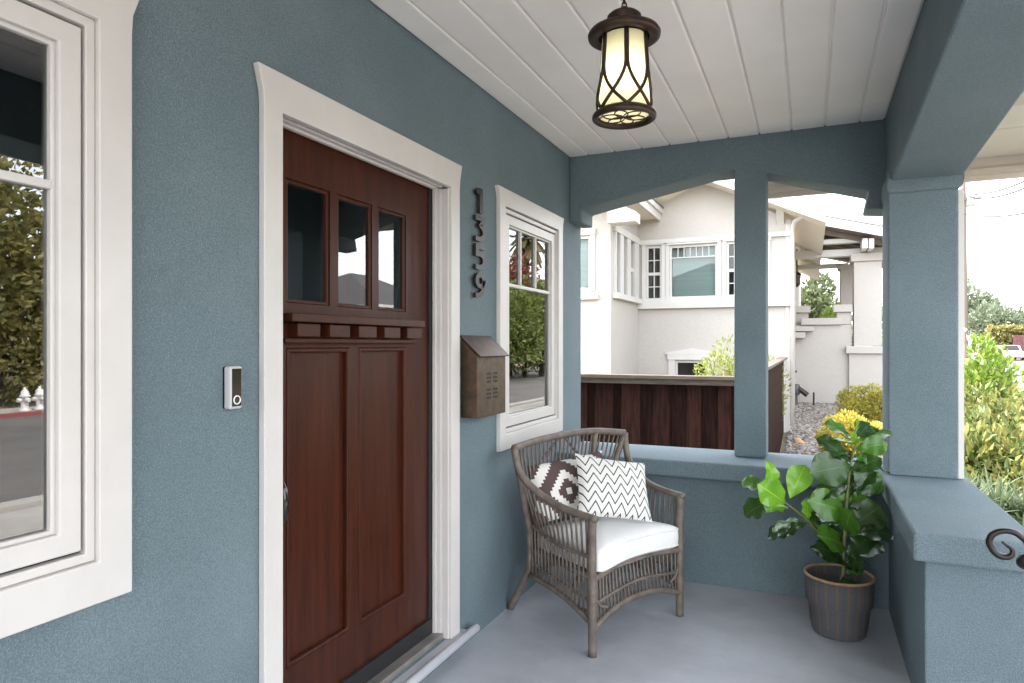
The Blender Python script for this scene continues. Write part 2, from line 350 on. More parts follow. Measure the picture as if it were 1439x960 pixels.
hp = MB().tube([(DX + .002, 1.664, 1.02), (DX + .03, 1.664, 1.01), (DX + .045, 1.664, .975), (DX + .050, 1.664, .935), (DX + .045, 1.664, .89), (DX + .028, 1.664, .85), (DX + .002, 1.664, .835)], [.010, .011, .014, .016, .014, .010, .009], 10)
hp.build('handle', BLACK_P, door, smooth=True)
MB().tube([(DX + .001, 1.655, 1.09), (DX + .018, 1.655, 1.09)], .026, 16).build('deadbolt', BLACK_P, door, bevel=.004)
MB().tube([(DX + .001, 1.665, .74), (DX + .016, 1.665, .74)], .012, 12).build('handle_screw', BLACK_P, door, bevel=.003)

# --- windows
def window(y0, y1, z0, z1, yo0, yo1, zb, zt, zh, sash, glz, mut_z, muts):
    win = empty('window', (0, 0, 0), house)
    casing(win, y0, y1, yo0, yo1, zb, zt, zh, zin=z0)
    moulded(win, 'window_frame', TRIM, .010, y0 + .0008, y1 - .0008, z0 + .0008, z1 - .0008, .022, .12)
    moulded(win, 'frame_gap', DARK, -.012, y0 + .0225, y1 - .0225, z0 + .0225, z1 - .0225, .012, .09, 0)
    a, b, c, d = y0 + .030, y1 - .030, z0 + .030, z1 - .030
    moulded(win, 'sash', TRIM, .006, a, b, c, d, sash - .010, .06, .004)
    moulded(win, 'glazing_bead', TRIM, -.006, a + sash - .0105, b - sash + .0105, c + sash - .0105, d - sash + .0105, .011, .03, .003)
    ga, gb, gc, gd = a + sash, b - sash, c + sash, d - sash
    box('pane', GLASS, win, -.024, -.020, ga, gb, gc, mut_z - .009)
    box('rail', TRIM, win, -.030, -.004, ga - .002, gb + .002, mut_z - .010, mut_z + .010, bevel=.004)
    ed = [ga] + muts + [gb]
    for m in muts: box('muntin', TRIM, win, -.028, -.005, m - .009, m + .009, mut_z + .0105, gd + .002, bevel=.003)
    for p, q in zip(ed[:-1], ed[1:]):
        box('pane', GLASS, win, -.024, -.020, p + (.0095 if p != ga else 0), q - (.0095 if q != gb else 0), mut_z + .0105, gd)
    return win
window(3.275, 4.103, .965, 2.190, 3.200, 4.182, .878, 2.195, 2.288, .062, 0, 1.778, [3.545, 3.775])
window(-.55, 1.018, .945, 2.196, -.63, 1.100, .848, 2.196, 2.30, .060, 0, 1.797, [])

# ================================================================== THINGS ON THE WALL
def arc(cx, cy, rx, ry, a0, a1, n=12): return [(cx + rx * math.cos(R(a)), cy + ry * math.sin(R(a))) for a in np.linspace(a0, a1, n)]
def digit_pts(ch):
    if ch == '1': return [[(.006, .062), (.006, -.062)], [(-.024, .034), (-.006, .050)]]
    if ch == '3': return [[(-.036, .050), (.026, .050), (.002, .016)] + arc(-.010, -.018, .040, .034, 70, -90, 12) + [(-.036, -.052)]]
    if ch == '5': return [[(.034, .050), (-.024, .050), (-.024, .012), (.0, .014)] + arc(-.008, -.019, .040, .033, 75, -90, 12) + [(-.036, -.052)]]
    if ch == '9': return [arc(.0, .022, .026, .028, -60, 300, 22), [(.027, .024)] + arc(-.020, .010, .047, .062, 8, -84, 12) + [(-.036, -.052)]]
nums = thing('house_number', 'dark metal house number 1359 mounted vertically beside the door', 'house number')
for k, ch in enumerate('1359'):
    zc = 2.160 - .1395 * k
    mb = MB()
    for pl in digit_pts(ch):
        # flat strokes standing off the wall
        P = [np.array(p) for p in pl]; h = .0118
        nrm = []
        for i in range(len(P)):
            t1 = P[i] - P[max(i - 1, 0)]; t2 = P[min(i + 1, len(P) - 1)] - P[i]
            t1 = t1 / (np.linalg.norm(t1) or 1); t2 = t2 / (np.linalg.norm(t2) or 1)
            t = t1 + t2; t /= np.linalg.norm(t) + 1e-9; nn = np.array([-t[1], t[0]])
            sc = 1 / max(.55, abs(np.dot(nn, [-t2[1], t2[0]])) or 1); nrm.append(nn * h * sc)
        for x0, x1 in ((.012, .028),):
            n = len(P); vs = []
            for x in (x0, x1):
                vs += [(x, 2.960 + 1.42 * (p[0] + q[0]), zc + p[1] + q[1]) for p, q in zip(P, nrm)] + [(x, 2.960 + 1.42 * (p[0] - q[0]), zc + p[1] - q[1]) for p, q in zip(P, nrm)]
            fs = []
            for i in range(n - 1):
                fs += [(2 * n + i, 2 * n + i + 1, 3 * n + i + 1, 3 * n + i), (i + 1, i, n + i, n + i + 1), (i, i + 1, 2 * n + i + 1, 2 * n + i), (n + i + 1, n + i, 3 * n + i, 3 * n + i + 1)]
            fs += [(0, 2 * n, 3 * n, n), (n - 1, 2 * n - 1, 4 * n - 1, 3 * n - 1)]
            mb.add(vs, fs)
    d = mb.build('digit', NUMB, nums); d['label'] = 'dark metal digit ' + {'1': 'one', '3': 'three', '5': 'five', '9': 'nine'}[ch]

mbx = thing('mailbox', 'bronze wall mailbox with sloped lid and punched hole pattern beside the door', 'mailbox')
y0, y1 = 2.80, 3.118
MB().prism([(.002, y0, 1.098), (.092, y0, 1.098), (.092, y0, 1.392), (.002, y0, 1.476)], (0, y1 - y0, 0)).build('body', BRONZE, mbx, bevel=.003)
MB().prism([(.0015, y0 - .006, 1.484), (.108, y0 - .006, 1.386), (.111, y0 - .006, 1.392), (.0015, y0 - .006, 1.492)], (0, y1 - y0 + .012, 0)).build('lid', BRONZE, mbx, bevel=.0015)
hole = None
for a in (0, 1):
    for b in (0, 1):
        for i in range(3):
            for j in range(3):
                yy = 2.905 + .075 * a + i * .0165; zz = 1.305 - .078 * b - j * .0195
                if hole is None:
                    hole = MB().tube([(0, 0, 0), (.0012, 0, 0)], .0060, 10).build('vent_hole', DARK, mbx); o = hole
                else:
                    o = hole.copy(); COL.objects.link(o)
                o.location = (.0921, yy, zz)

bell = thing('doorbell', 'white video doorbell with black face and ring button on stucco', 'doorbell')
y0, y1 = 1.393, 1.437
box('housing', WHITE_P, bell, .003, .030, y0, y1, 1.262, 1.384, bevel=.006)
box('mounting_plate', BLACK_P, bell, .0005, .004, y0 + .0, y1 - .002, 1.264, 1.382)
box('camera_face', BLACK_P, bell, .0301, .0312, y0 + .005, y1 - .005, 1.270, 1.377, bevel=.0005)
ring = [(.0318, (y0 + y1) / 2 + .0115 * math.cos(a), 1.288 + .0115 * math.sin(a)) for a in np.linspace(0, 2 * math.pi, 24, endpoint=False)]
MB().tube(ring, .0020, 6, loop=True).build('button_ring', mat('ring_white', (.8, .8, .8), .4), bell, smooth=True)

# ================================================================== LANTERN
LBRZ = mat('lantern_bronze', (.060, .036, .026), .45, (.030, .019, .015), 22., .15, 60, .002, metal=.6)
lant = thing('hanging_lantern', 'lit bronze craftsman lantern with amber glass hanging from the porch ceiling', 'lantern')
lx, ly = .966, 2.138; zb = 2.178
LC = (lx, ly, zb)
MB().lathe([(.098, .0), (.103, .004), (.104, .012), (.100, .020), (.092, .026), (.086, .030), (.083, .026), (.083, .006), (.090, .0), (.098, .0)], 40, LC).build('bottom_ring', LBRZ, lant, smooth=True)
MB().lathe([(.082, .268), (.105, .262), (.116, .268), (.118, .278), (.112, .288), (.096, .296), (.070, .300), (.056, .302), (.050, .308), (.052, .318), (.056, .330), (.055, .338), (.046, .346), (.030, .352), (.016, .356), (.013, .366), (.006, .370), (0, .371)], 40, LC).build('cap', LBRZ, lant, smooth=True)
def rad(z): return .070 + (.268 - z) / .24 * .0145
for k in range(6):
    a0 = k * math.pi / 3 + R(-69.5)
    for sgn in (-1, 1):
        path = []
        for t in np.linspace(0, 1, 15):
            z = .268 - .245 * t; q = max(0, (t - .42) / .58)
            a = a0 + sgn * (.034 + (math.pi / 3) * 1.0 * (q ** 1.8))
            r = rad(z) + .004
            path.append((lx + r * math.cos(a), ly + r * math.sin(a), zb + z))
        MB().tube(path, .0056, 6).build('tracery_bar', LBRZ, lant, smooth=True)
mg = bpy.data.materials.new('amber_glass'); mg.use_nodes = True
N, L = mg.node_tree.nodes, mg.node_tree.links; b = N['Principled BSDF']; b.inputs['Base Color'].default_value = (.66, .64, .46, 1); b.inputs['Roughness'].default_value = .35
t = N.new('ShaderNodeBsdfTranslucent'); t.inputs[0].default_value = (.84, .81, .60, 1); x = N.new('ShaderNodeMixShader'); x.inputs[0].default_value = .5
L.new(b.outputs[0], x.inputs[1]); L.new(t.outputs[0], x.inputs[2])
L.new(x.outputs[0], N['Material Output'].inputs[0])
MB().lathe([(rad(.028), .028), (rad(.15), .15), (rad(.268), .268)], 40, LC).build('glass_shade', mg, lant, smooth=True)
MB().lathe([(.0, .016), (.081, .016)], 32, LC).build('bottom_glass', mg, lant)
for k in range(6):
    a0 = k * math.pi / 3
    c = (lx + .041 * math.cos(a0), ly + .041 * math.sin(a0), zb + .009)
    MB().tube([(c[0] + .041 * math.cos(t), c[1] + .041 * math.sin(t), c[2]) for t in np.linspace(0, 2 * math.pi, 22, endpoint=False)], .0024, 5, loop=True).build('rosette_ring', LBRZ, lant, smooth=True)
MB().lathe([(.0, .075), (.015, .080), (.027, .098), (.031, .118), (.026, .142), (.015, .165), (.013, .19), (0, .19)], 20, LC).build('bulb', mat('bulb', (1, 1, 1), .4, emis=((1, .92, .76), 2.2)), lant, smooth=True)
MB().tube([(lx, ly, zb + .19), (lx, ly, zb + .30)], .014, 10).build('socket', LBRZ, lant)
for k in range(7):
    zc = zb + .372 + k * .0225; a = (k % 2) * math.pi / 2
    lk = [(lx + .0075 * math.cos(t) * math.cos(a), ly + .0075 * math.cos(t) * math.sin(a), zc + .014 * math.sin(t)) for t in np.linspace(0, 2 * math.pi, 12, endpoint=False)]
    MB().tube(lk, .0026, 5, loop=True).build('chain_link', LBRZ, lant, smooth=True)
MB().lathe([(.0, 2.738 - zb), (.06, 2.737 - zb), (.062, 2.728 - zb), (.04, 2.715 - zb), (.012, 2.700 - zb), (0, 2.698 - zb)], 28, LC).build('canopy', LBRZ, lant, smooth=True)

def curve(pts, n):
    P = [np.array(p, float) for p in pts]; out = []
    m = len(P) - 1
    for t in np.linspace(0, m, n):
        i = min(int(t), m - 1); u = t - i
        p0 = P[max(i - 1, 0)]; p1 = P[i]; p2 = P[i + 1]; p3 = P[min(i + 2, m)]
        out.append(.5 * ((2 * p1) + (-p0 + p2) * u + (2 * p0 - 5 * p1 + 4 * p2 - p3) * u * u + (-p0 + 3 * p1 - 3 * p2 + p3) * u ** 3))
    return out
# ================================================================== IRON RAIL
rail = thing('iron_handrail', 'dark wrought iron handrail with scroll end beside the stucco pier', 'handrail')
ry = 2.72
def rp(px, py): return at_y(px, py, ry)
scr = [(1408, 761), (1414, 766), (1421, 771), (1423, 777), (1419, 782), (1411, 783), (1402, 780), (1394, 772), (1390, 762), (1393, 753), (1401, 748), (1412, 746), (1424, 748), (1434, 754), (1444, 764), (1458, 784), (1476, 812)]
end = rp(*scr[-1])
path = [rp(*q) for q in scr]
rr = [.004, .005, .007, .0085, .010, .0105, .0105, .0105, .0105, .0105, .0100, .0095, .0095, .0095, .0095, .0095, .0095]
path += [(end[0] + .35, ry, end[2] - .30), (end[0] + 1.15, ry, end[2] - .92)]; rr += [.0095, .0095]
MB().tube(curve(path, 110), np.interp(np.linspace(0, len(rr) - 1, 110), np.arange(len(rr)), rr), 10).build('top_rail', IRON, rail, smooth=True)
c = rp(1441, 790)
MB().lathe([(0, -.016), (.018, -.012), (.026, 0), (.018, .012), (0, .016)], 18).build('rosette', IRON, rail, smooth=True, loc=c).rotation_euler = (R(90), 0, 0)
for dx in (.10, .80):
    zt = end[2] - .02 - (dx) * .80; box('baluster', IRON, rail, end[0] + dx, end[0] + dx + .022, ry - .011, ry + .011, -.9, zt - .01)
st = MB()
for k in range(4): st.box(2.30 + .30 * k, 2.60 + .30 * k, -.2, 2.90, -.95, -.17 - .17 * k)
steps = struct(st.build('porch_steps', FLOOR, bevel=.01))

# ================================================================== RATTAN ARMCHAIR
chair = thing('rattan_armchair', 'grey brown rattan armchair with flared spindle back on the porch floor', 'armchair')
M0 = np.array([.742, 3.297, 0.]); DV = np.array([-.914, .405, 0]); SV = np.array([.41, .91, 0])
def CP(D, s, z): return M0 + DV * D + SV * s + np.array([0, 0, z])
def ctube(name, pts, r, n=16, sides=8):
    return MB().tube(curve([CP(*p) for p in pts], n), r, sides).build(name, RATTAN, chair, smooth=True)
def spindles(A, B, n, r=.0058, t0=.04, t1=.96, name='spindle', key=None):
    """upright canes between two rails; key picks the coordinate they share (0 depth, 1 across)"""
    Ac, Bc = np.array(curve(A, 121)), np.array(curve(B, 121))
    def on(C, v): k_ = C[:, key]; o_ = np.argsort(k_); return np.array([np.interp(v, k_[o_], C[o_, q]) for q in range(3)])
    for k in range(n):
        t = t0 + (t1 - t0) * k / (n - 1)
        if key is None:
            f = lambda C: np.array([np.interp(t * 120, np.arange(121), C[:, q]) for q in range(3)]); a, b = f(Ac), f(Bc)
        else:
            lo, hi = Bc[0, key], Bc[-1, key]; v = lo + (hi - lo) * t; a, b = on(Ac, v), on(Bc, v)
        MB().tube([CP(*a), CP(*((a + b) / 2)), CP(*b)], r, 5).build(name, RATTAN, chair, smooth=True)
for sg in (-1, 1):
    S = lambda s: sg * s
    ctube('front_leg', [(0, S(.35), 0), (.002, S(.35), .30), (0, S(.352), .64)], .021)
    ctube('rear_leg', [(.44, S(.44), .925), (.475, S(.35), .68), (.50, S(.275), .45), (.515, S(.265), .27), (.575, S(.262), .16), (.675, S(.26), .0)], .019, 24)
    arm = [(-.025, S(.352), .640), (.10, S(.358), .650), (.22, S(.372), .672), (.33, S(.395), .722), (.41, S(.425), .80), (.44, S(.44), .925)]
    ctube('arm', arm, .0185, 26)
    mid = [(.0, S(.35), .455), (.25, S(.325), .462), (.49, S(.28), .50)]
    ctube('arm_rail', mid, .0095, 14)
    bot = [(.0, S(.35), .15), (.13, S(.335), .195), (.30, S(.305), .222), (.51, S(.265), .225)]
    ctube('lower_rail', bot, .014, 16)
    wv = [(.0, S(.35), .245), (.25, S(.315), .275), (.505, S(.266), .305)]
    ctube('woven_rail', wv, .0085, 14)
    ctube('seat_rail', [(0, S(.345), .36), (.5, S(.262), .36)], .014, 8)
    spindles(arm[:5], mid, 13, t0=.07, t1=.86, key=0)
    spindles(mid, bot, 16, t0=.06, t1=.94, key=0)
    ctube('corner_brace', [(.005, S(.335), .27), (.04, S(.332), .20), (.10, S(.325), .185)], .008, 8)
    ctube('corner_brace', [(.0, S(.335), .27), (-.005, S(.30), .225), (-.008, S(.25), .205)], .008, 8)
top = [(.44, -.44, .925), (.50, -.20, .938), (.525, .05, .945), (.505, .255, .945), (.44, .44, .925)]
ctube('top_rail', top, .0195, 30)
lowb = [(.495, -.27, .42), (.53, 0, .42), (.495, .27, .42)]
ctube('back_rail', lowb, .013, 14)
ctube('back_post', [(.505, .255, .945), (.512, .17, .42)], .017, 10)
spindles(top, lowb, 27, .0056, .03, .97)
for sg in (-1, 1): ctube('back_brace', [(.53, sg * .03, .92), (.545, sg * .16, .80), (.53, sg * .25, .66)], .008, 10)
fr = [(0, -.35, .355), (.035, -.15, .365), (.04, .0, .368), (.035, .15, .365), (0, .35, .355)]
fbt = [(0, -.35, .125), (.012, -.18, .175), (.018, 0, .19), (.012, .18, .175), (0, .35, .125)]
fwv = [(0, -.35, .235), (.02, 0, .265), (0, .35, .235)]
ctube('front_rail', fr, .017, 22); ctube('front_lower_rail', fbt, .016, 22); ctube('woven_rail', fwv, .0085, 14)
spindles(fr, fbt, 23, t0=.05, t1=.95, key=1)
ctube('back_lower_rail', [(.51, -.265, .225), (.53, 0, .25), (.51, .265, .225)], .014, 12)
spindles(lowb, [(.51, -.265, .225), (.53, 0, .25), (.51, .265, .225)], 15)
for k in range(14):
    t = k / 13; MB().tube([CP(.02 + .47 * t, -.33 + .07 * t, .366), CP(.02 + .47 * t, .33 - .07 * t, .366)], .006, 5).build('seat_slat', RATTAN, chair)

# --- seat cushion
def cush_outline(k=1.0):
    lp = []
    for s_ in np.linspace(-1, 1, 30): lp.append((-.030 + .050 * math.cos(s_ * math.pi / 2) ** 1.3, .335 * s_))
    for D in np.linspace(.03, .455, 12): lp.append((D, .335 - .075 * D / .47))
    for s_ in np.linspace(1, -1, 22): lp.append((.475, .257 * s_))
    for D in np.linspace(.455, .03, 12): lp.append((D, -.335 + .075 * D / .47))
    A = np.array(lp)
    for _ in range(3): A = (np.roll(A, 1, 0) + 2 * A + np.roll(A, -1, 0)) / 4        # soften the corners
    c0 = np.array([.225, 0]); return c0 + (A - c0) * k
cu = thing('seat_cushion', 'white box seat cushion with piping on the rattan armchair', 'cushion')
rings = [(.02, .379), (.6, .377), (.95, .379), (.985, .386), (1.0, .402), (1.004, .43), (1.0, .462), (.985, .478), (.95, .487), (.8, .499), (.5, .511), (.02, .516)]
vs = []; nO = len(cush_outline())
for k_, z_ in rings:
    for q_, (D, s_) in enumerate(cush_outline(k_)): vs.append(CP(D, s_, z_ + (.004 * math.sin(7 * D * 4 + 9 * s_) if z_ > .49 else 0)))
fs = [(i * nO + j, i * nO + (j + 1) % nO, (i + 1) * nO + (j + 1) % nO, (i + 1) * nO + j) for i in range(len(rings) - 1) for j in range(nO)]
fs += [tuple(range(nO - 1, -1, -1)), tuple((len(rings) - 1) * nO + j for j in range(nO))]
MB().add(vs, fs).build('cover', CREAM, cu, smooth=True)
for zz in (.474, .392): MB().tube([CP(D, s_, zz) for D, s_ in cush_outline(.997)], .0042, 6, loop=True).build('piping', CREAM, cu, smooth=True)

# --- pillows
def pillow_mat(name, kind):
    m = bpy.data.materials.new(name); m.use_nodes = True; N, L = m.node_tree.nodes, m.node_tree.links
    b = N['Principled BSDF']; b.inputs['Roughness'].default_value = .9
    tc = N.new('ShaderNodeTexCoord'); sep = N.new('ShaderNodeSeparateXYZ'); L.new(tc.outputs['Object'], sep.inputs[0])
    def M(op, a, c=None):
        n = N.new('ShaderNodeMath'); n.operation = op
        for k, q in enumerate((a, c)):
            if q is None: continue
            if isinstance(q, (int, float)): n.inputs[k].default_value = q
            else: L.new(q, n.inputs[k])
        return n.outputs[0]
    X, Y = sep.outputs[0], sep.outputs[1]
    if kind == 'chevron':
        tri = M('PINGPONG', M('ADD', X, 2.0), .036)                # zigzag
        v = M('MODULO', M('ADD', M('MULTIPLY', tri, 1.55), M('ADD', Y, 3.0)), .0500)
        mask = M('LESS_THAN', v, .0105)
        dark = (.022, .022, .028)
    else:
        cs = .0165
        ax = M('FLOOR', M('DIVIDE', M('ABSOLUTE', M('ADD', X, .045)), cs)); ay = M('FLOOR', M('DIVIDE', M('ABSOLUTE', M('ADD', Y, .025)), cs))
        d = M('ADD', ax, ay)
        m1 = M('LESS_THAN', M('MODULO', M('ADD', d, 6.01), 9.0), 4.4)
        m2 = M('GREATER_THAN', d, .5)
        big = M('GREATER_THAN', d, 3.5)
        core = M('MULTIPLY', M('SUBTRACT', 1.0, big), m2)
        out = M('MULTIPLY', big, M('LESS_THAN', M('MODULO', M('ADD', d, 2.01), 9.0), 4.4))
        mask = M('ADD', core, out)
        dark = (.085, .052, .050)
    mx = N.new('ShaderNodeMix'); mx.data_type = 'RGBA'; mx.inputs[6].default_value = (.70, .685, .65, 1); mx.inputs[7].default_value = (*dark, 1)
    L.new(mask, mx.inputs[0]); L.new(mx.outputs[2], b.inputs['Base Color'])
    n2 = N.new('ShaderNodeTexNoise'); n2.inputs['Scale'].default_value = 420; L.new(tc.outputs['Object'], n2.inputs[0])
    n3 = N.new('ShaderNodeTexNoise'); n3.inputs['Scale'].default_value = 9; L.new(tc.outputs['Object'], n3.inputs[0])
    ad = M('ADD', n2.outputs['Fac'], M('MULTIPLY', n3.outputs['Fac'], 5.0))
    bp = N.new('ShaderNodeBump'); bp.inputs['Strength'].default_value = .5; bp.inputs['Distance'].default_value = .003
    L.new(ad, bp.inputs['Height']); L.new(bp.outputs[0], b.inputs['Normal']); return m
def pillow(name, label, m, TL, TR, BR, BL, thick):
    """four corner positions in the world; the body bulges along their normal"""
    TL, TR, BR, BL = map(lambda p: Vector(p), (TL, TR, BR, BL))
    c = (TL + TR + BR + BL) / 4; ex = ((TR + BR) / 2 - (TL + BL) / 2); w_ = ex.length; ex.normalize()
    ey = ((TL + TR) / 2 - (BL + BR) / 2); ey = (ey - ex * ey.dot(ex)); h_ = ey.length; ey.normalize(); ez = ex.cross(ey)
    mw = Matrix((ex, ey, ez)).transposed().to_4x4(); mw.translation = c; inv = mw.inverted()
    loc = [inv @ p for p in (BL, BR, TR, TL)]
    n = 28; vs = []; fs = []
    for side in (1, -1):
        for i in range(n + 1):
            for j in range(n + 1):
                u, v = i / n, j / n
                p = loc[0] * (1 - u) * (1 - v) + loc[1] * u * (1 - v) + loc[2] * u * v + loc[3] * (1 - u) * v
                a, b_ = 2 * u - 1, 2 * v - 1
                bul = max(0, (1 - a * a) * (1 - b_ * b_)) ** .5
                k = 1 - .055 * (1 - b_ * b_) * a * a; k2 = 1 - .055 * (1 - a * a) * b_ * b_
                wob = .004 * math.sin(9 * u + 3 * v) * bul
                vs.append((p.x * k, p.y * k2, p.z + side * thick * bul + wob))
    n1 = (n + 1) ** 2
    for sd in (0, 1):
        for i in range(n):
            for j in range(n):
                a = sd * n1 + i * (n + 1) + j; q = (a, a + n + 1, a + n + 2, a + 1); fs.append(q if sd == 0 else q[::-1])
    o = MB().add(vs, fs).build(name, m, None, smooth=True); o.matrix_world = mw
    return tag(o, label, 'pillow')
# the chevron pillow stands on the cushion, leaning back on the patterned one
pillow('throw_pillow', 'cream throw pillow with thin black zigzag stripes on the armchair', pillow_mat('chevron_cloth', 'chevron'),
       at_d(808, 637, 3.56), at_d(906, 651, 3.66), at_d(917, 734, 3.50), at_d(812, 726, 3.37), .062)
pillow('throw_pillow', 'throw pillow with stepped brown diamonds behind the zigzag pillow', pillow_mat('kilim_cloth', 'kilim'),
       at_d(739, 655, 3.53), at_d(846, 633, 3.80), at_d(852, 722, 3.66), at_d(754, 736, 3.38), .06)

# ================================================================== FIDDLE LEAF FIG IN A BASKET
PC = np.array([1.652, 3.735, 0.0])
bask = thing('woven_basket', 'blue and tan woven basket planter with pale rim on porch floor', 'basket')
mbk = bpy.data.materials.new('basket_weave'); mbk.use_nodes = True; N, L = mbk.node_tree.nodes, mbk.node_tree.links
b = N['Principled BSDF']; b.inputs['Roughness'].default_value = .7
tc = N.new('ShaderNodeTexCoord'); sep = N.new('ShaderNodeSeparateXYZ'); L.new(tc.outputs['Object'], sep.inputs[0])
def Mx(op, a, c=None):
    n = N.new('ShaderNodeMath'); n.operation = op
    for k, q in enumerate((a, c)):
        if q is None: continue
        if isinstance(q, (int, float)): n.inputs[k].default_value = q
        else: L.new(q, n.inputs[k])
    return n.outputs[0]
an = Mx('ARCTAN2', sep.outputs[1], sep.outputs[0])
ac = Mx('MULTIPLY', an, 38 / (2 * math.pi)); zc = Mx('MULTIPLY', sep.outputs[2], 85.)
tw = Mx('FRACT', Mx('ADD', Mx('MULTIPLY', Mx('PINGPONG', Mx('ADD', ac, 50.0), .5), 2.0), zc))      # slanted strands
nzb = N.new('ShaderNodeTexNoise'); nzb.inputs['Scale'].default_value = 14.; L.new(tc.outputs['Object'], nzb.inputs[0])
tanm = Mx('MULTIPLY', Mx('LESS_THAN', Mx('FRACT', Mx('ADD', Mx('MULTIPLY', ac, .5), .1)), .24), Mx('GREATER_THAN', nzb.outputs['Fac'], .38))
mx = N.new('ShaderNodeMix'); mx.data_type = 'RGBA'; mx.inputs[6].default_value = (.135, .140, .152, 1); mx.inputs[7].default_value = (.235, .165, .11, 1); L.new(tanm, mx.inputs[0])
mx2 = N.new('ShaderNodeMix'); mx2.data_type = 'RGBA'; mx2.inputs[7].default_value = (.030, .026, .028, 1); L.new(mx.outputs[2], mx2.inputs[6])
L.new(Mx('LESS_THAN', tw, .30), mx2.inputs[0]); L.new(mx2.outputs[2], b.inputs['Base Color'])
bp = N.new('ShaderNodeBump'); bp.inputs['Distance'].default_value = .006; bp.inputs['Strength'].default_value = .8
L.new(Mx('SINE', Mx('MULTIPLY', tw, math.pi)), bp.inputs['Height']); L.new(bp.outputs[0], b.inputs['Normal'])
prof = [(.0, .004), (.135, .004), (.142, .012), (.150, .06), (.158, .13), (.160, .16), (.174, .175), (.178, .21), (.180, .27), (.181, .318), (.172, .318), (.170, .25), (.160, .20)]
bo = MB().lathe(prof, 76, (0, 0, 0), rib=lambda j, k: .012 * (1 if k % 2 else -1) if 2 < j < 10 else 0).build('basket_body', mbk, bask, smooth=True)
bask.location = PC; bask.scale = (.87, .87, .90)
RIMM = mat('basket_rim', (.36, .23, .13), .6, (.24, .15, .085), 14.)
MB().tube([(.179 * math.cos(t), .179 * math.sin(t), .322) for t in np.linspace(0, 2 * math.pi, 48, endpoint=False)], .0085, 8, loop=True).build('basket_rim', RIMM, bask, smooth=True)
MB().tube([(.160 * math.cos(t) * 1.0, .160 * math.sin(t), .168) for t in np.linspace(0, 2 * math.pi, 48, endpoint=False)], .0075, 6, loop=True).build('weave_band', mbk, bask, smooth=True)
MB().lathe([(0, .235), (.10, .238), (.166, .228)], 32).build('potting_soil', mat('potting_soil', (.025, .018, .013), .95, (.05, .035, .025), 40., .8, 60, .02), bask)

fig = thing('fiddle_leaf_fig', 'fiddle leaf fig with large glossy green leaves growing in the woven basket', 'plant')
ZP = float(np.dot(PC - CAM, FW))                         # depth of the plant, from where its basket stands
def fp(px, py, dz=0.0): return at_d(px, py, ZP + dz)

STEM = mat('fig_stem', (.20, .22, .06), .6, (.14, .13, .05), 20., .3, 60)
def fstem(name, pts, r): MB().tube(curve(pts, 22), np.linspace(r[0], r[1], 22), 8).build(name, STEM, fig, smooth=True)
fstem('stem', [(PC[0], PC[1], .20), fp(1185, 800), fp(1186, 770), fp(1189, 720), fp(1192, 680), fp(1196, 650), fp(1202, 628), fp(1204, 614)], (.0085, .005))
fstem('branch', [fp(1188, 772), fp(1172, 760), fp(1150, 748), fp(1130, 727), fp(1105, 708), fp(1085, 692)], (.0065, .004))
FIGM = []
for nm, c1, c2 in (('deep', (.022, .062, .012), (.034, .088, .018)), ('mid', (.055, .150, .020), (.075, .185, .026)), ('young', (.120, .290, .022), (.150, .330, .030))):
    m = bpy.data.materials.new('fig_leaf_' + nm); m.use_nodes = True; N, L = m.node_tree.nodes, m.node_tree.links
    b = N['Principled BSDF']; b.inputs['Roughness'].default_value = .26; b.inputs['Specular IOR Level'].default_value = .6
    uv = N.new('ShaderNodeUVMap'); sep = N.new('ShaderNodeSeparateXYZ'); L.new(uv.outputs[0], sep.inputs[0])
    def Mf(op, a, c=None):
        n = N.new('ShaderNodeMath'); n.operation = op
        for k, q in enumerate((a, c)):
            if q is None: continue
            if isinstance(q, (int, float)): n.inputs[k].default_value = q
            else: L.new(q, n.inputs[k])
        return n.outputs[0]
    aa = Mf('ABSOLUTE', Mf('SUBTRACT', sep.outputs[0], .5))
    vein = Mf('LESS_THAN', Mf('FRACT', Mf('SUBTRACT', Mf('MULTIPLY', sep.outputs[1], 7.0), Mf('MULTIPLY', aa, 5.0))), .09)
    midr = Mf('LESS_THAN', aa, .018)
    vv = Mf('MAXIMUM', Mf('MULTIPLY', vein, .45), midr)
    mx = N.new('ShaderNodeMix'); mx.data_type = 'RGBA'; mx.inputs[6].default_value = (*c1, 1); mx.inputs[7].default_value = (c2[0] * 2.1, c2[1] * 1.8, c2[2] * 2.0, 1)
    L.new(vv, mx.inputs[0]); L.new(mx.outputs[2], b.inputs['Base Color'])
    bp = N.new('ShaderNodeBump'); bp.inputs['Strength'].default_value = .5; bp.inputs['Distance'].default_value = .004; bp.invert = True
    L.new(vv, bp.inputs['Height']); L.new(bp.outputs[0], b.inputs['Normal'])
    t = N.new('ShaderNodeBsdfTranslucent'); t.inputs[0].default_value = (c2[0] * 2.2, c2[1] * 2.0, c2[2], 1)
    x = N.new('ShaderNodeMixShader'); x.inputs[0].default_value = .30; L.new(b.outputs[0], x.inputs[1]); L.new(t.outputs[0], x.inputs[2]); L.new(x.outputs[0], N['Material Output'].inputs[0])
    FIGM.append(m)
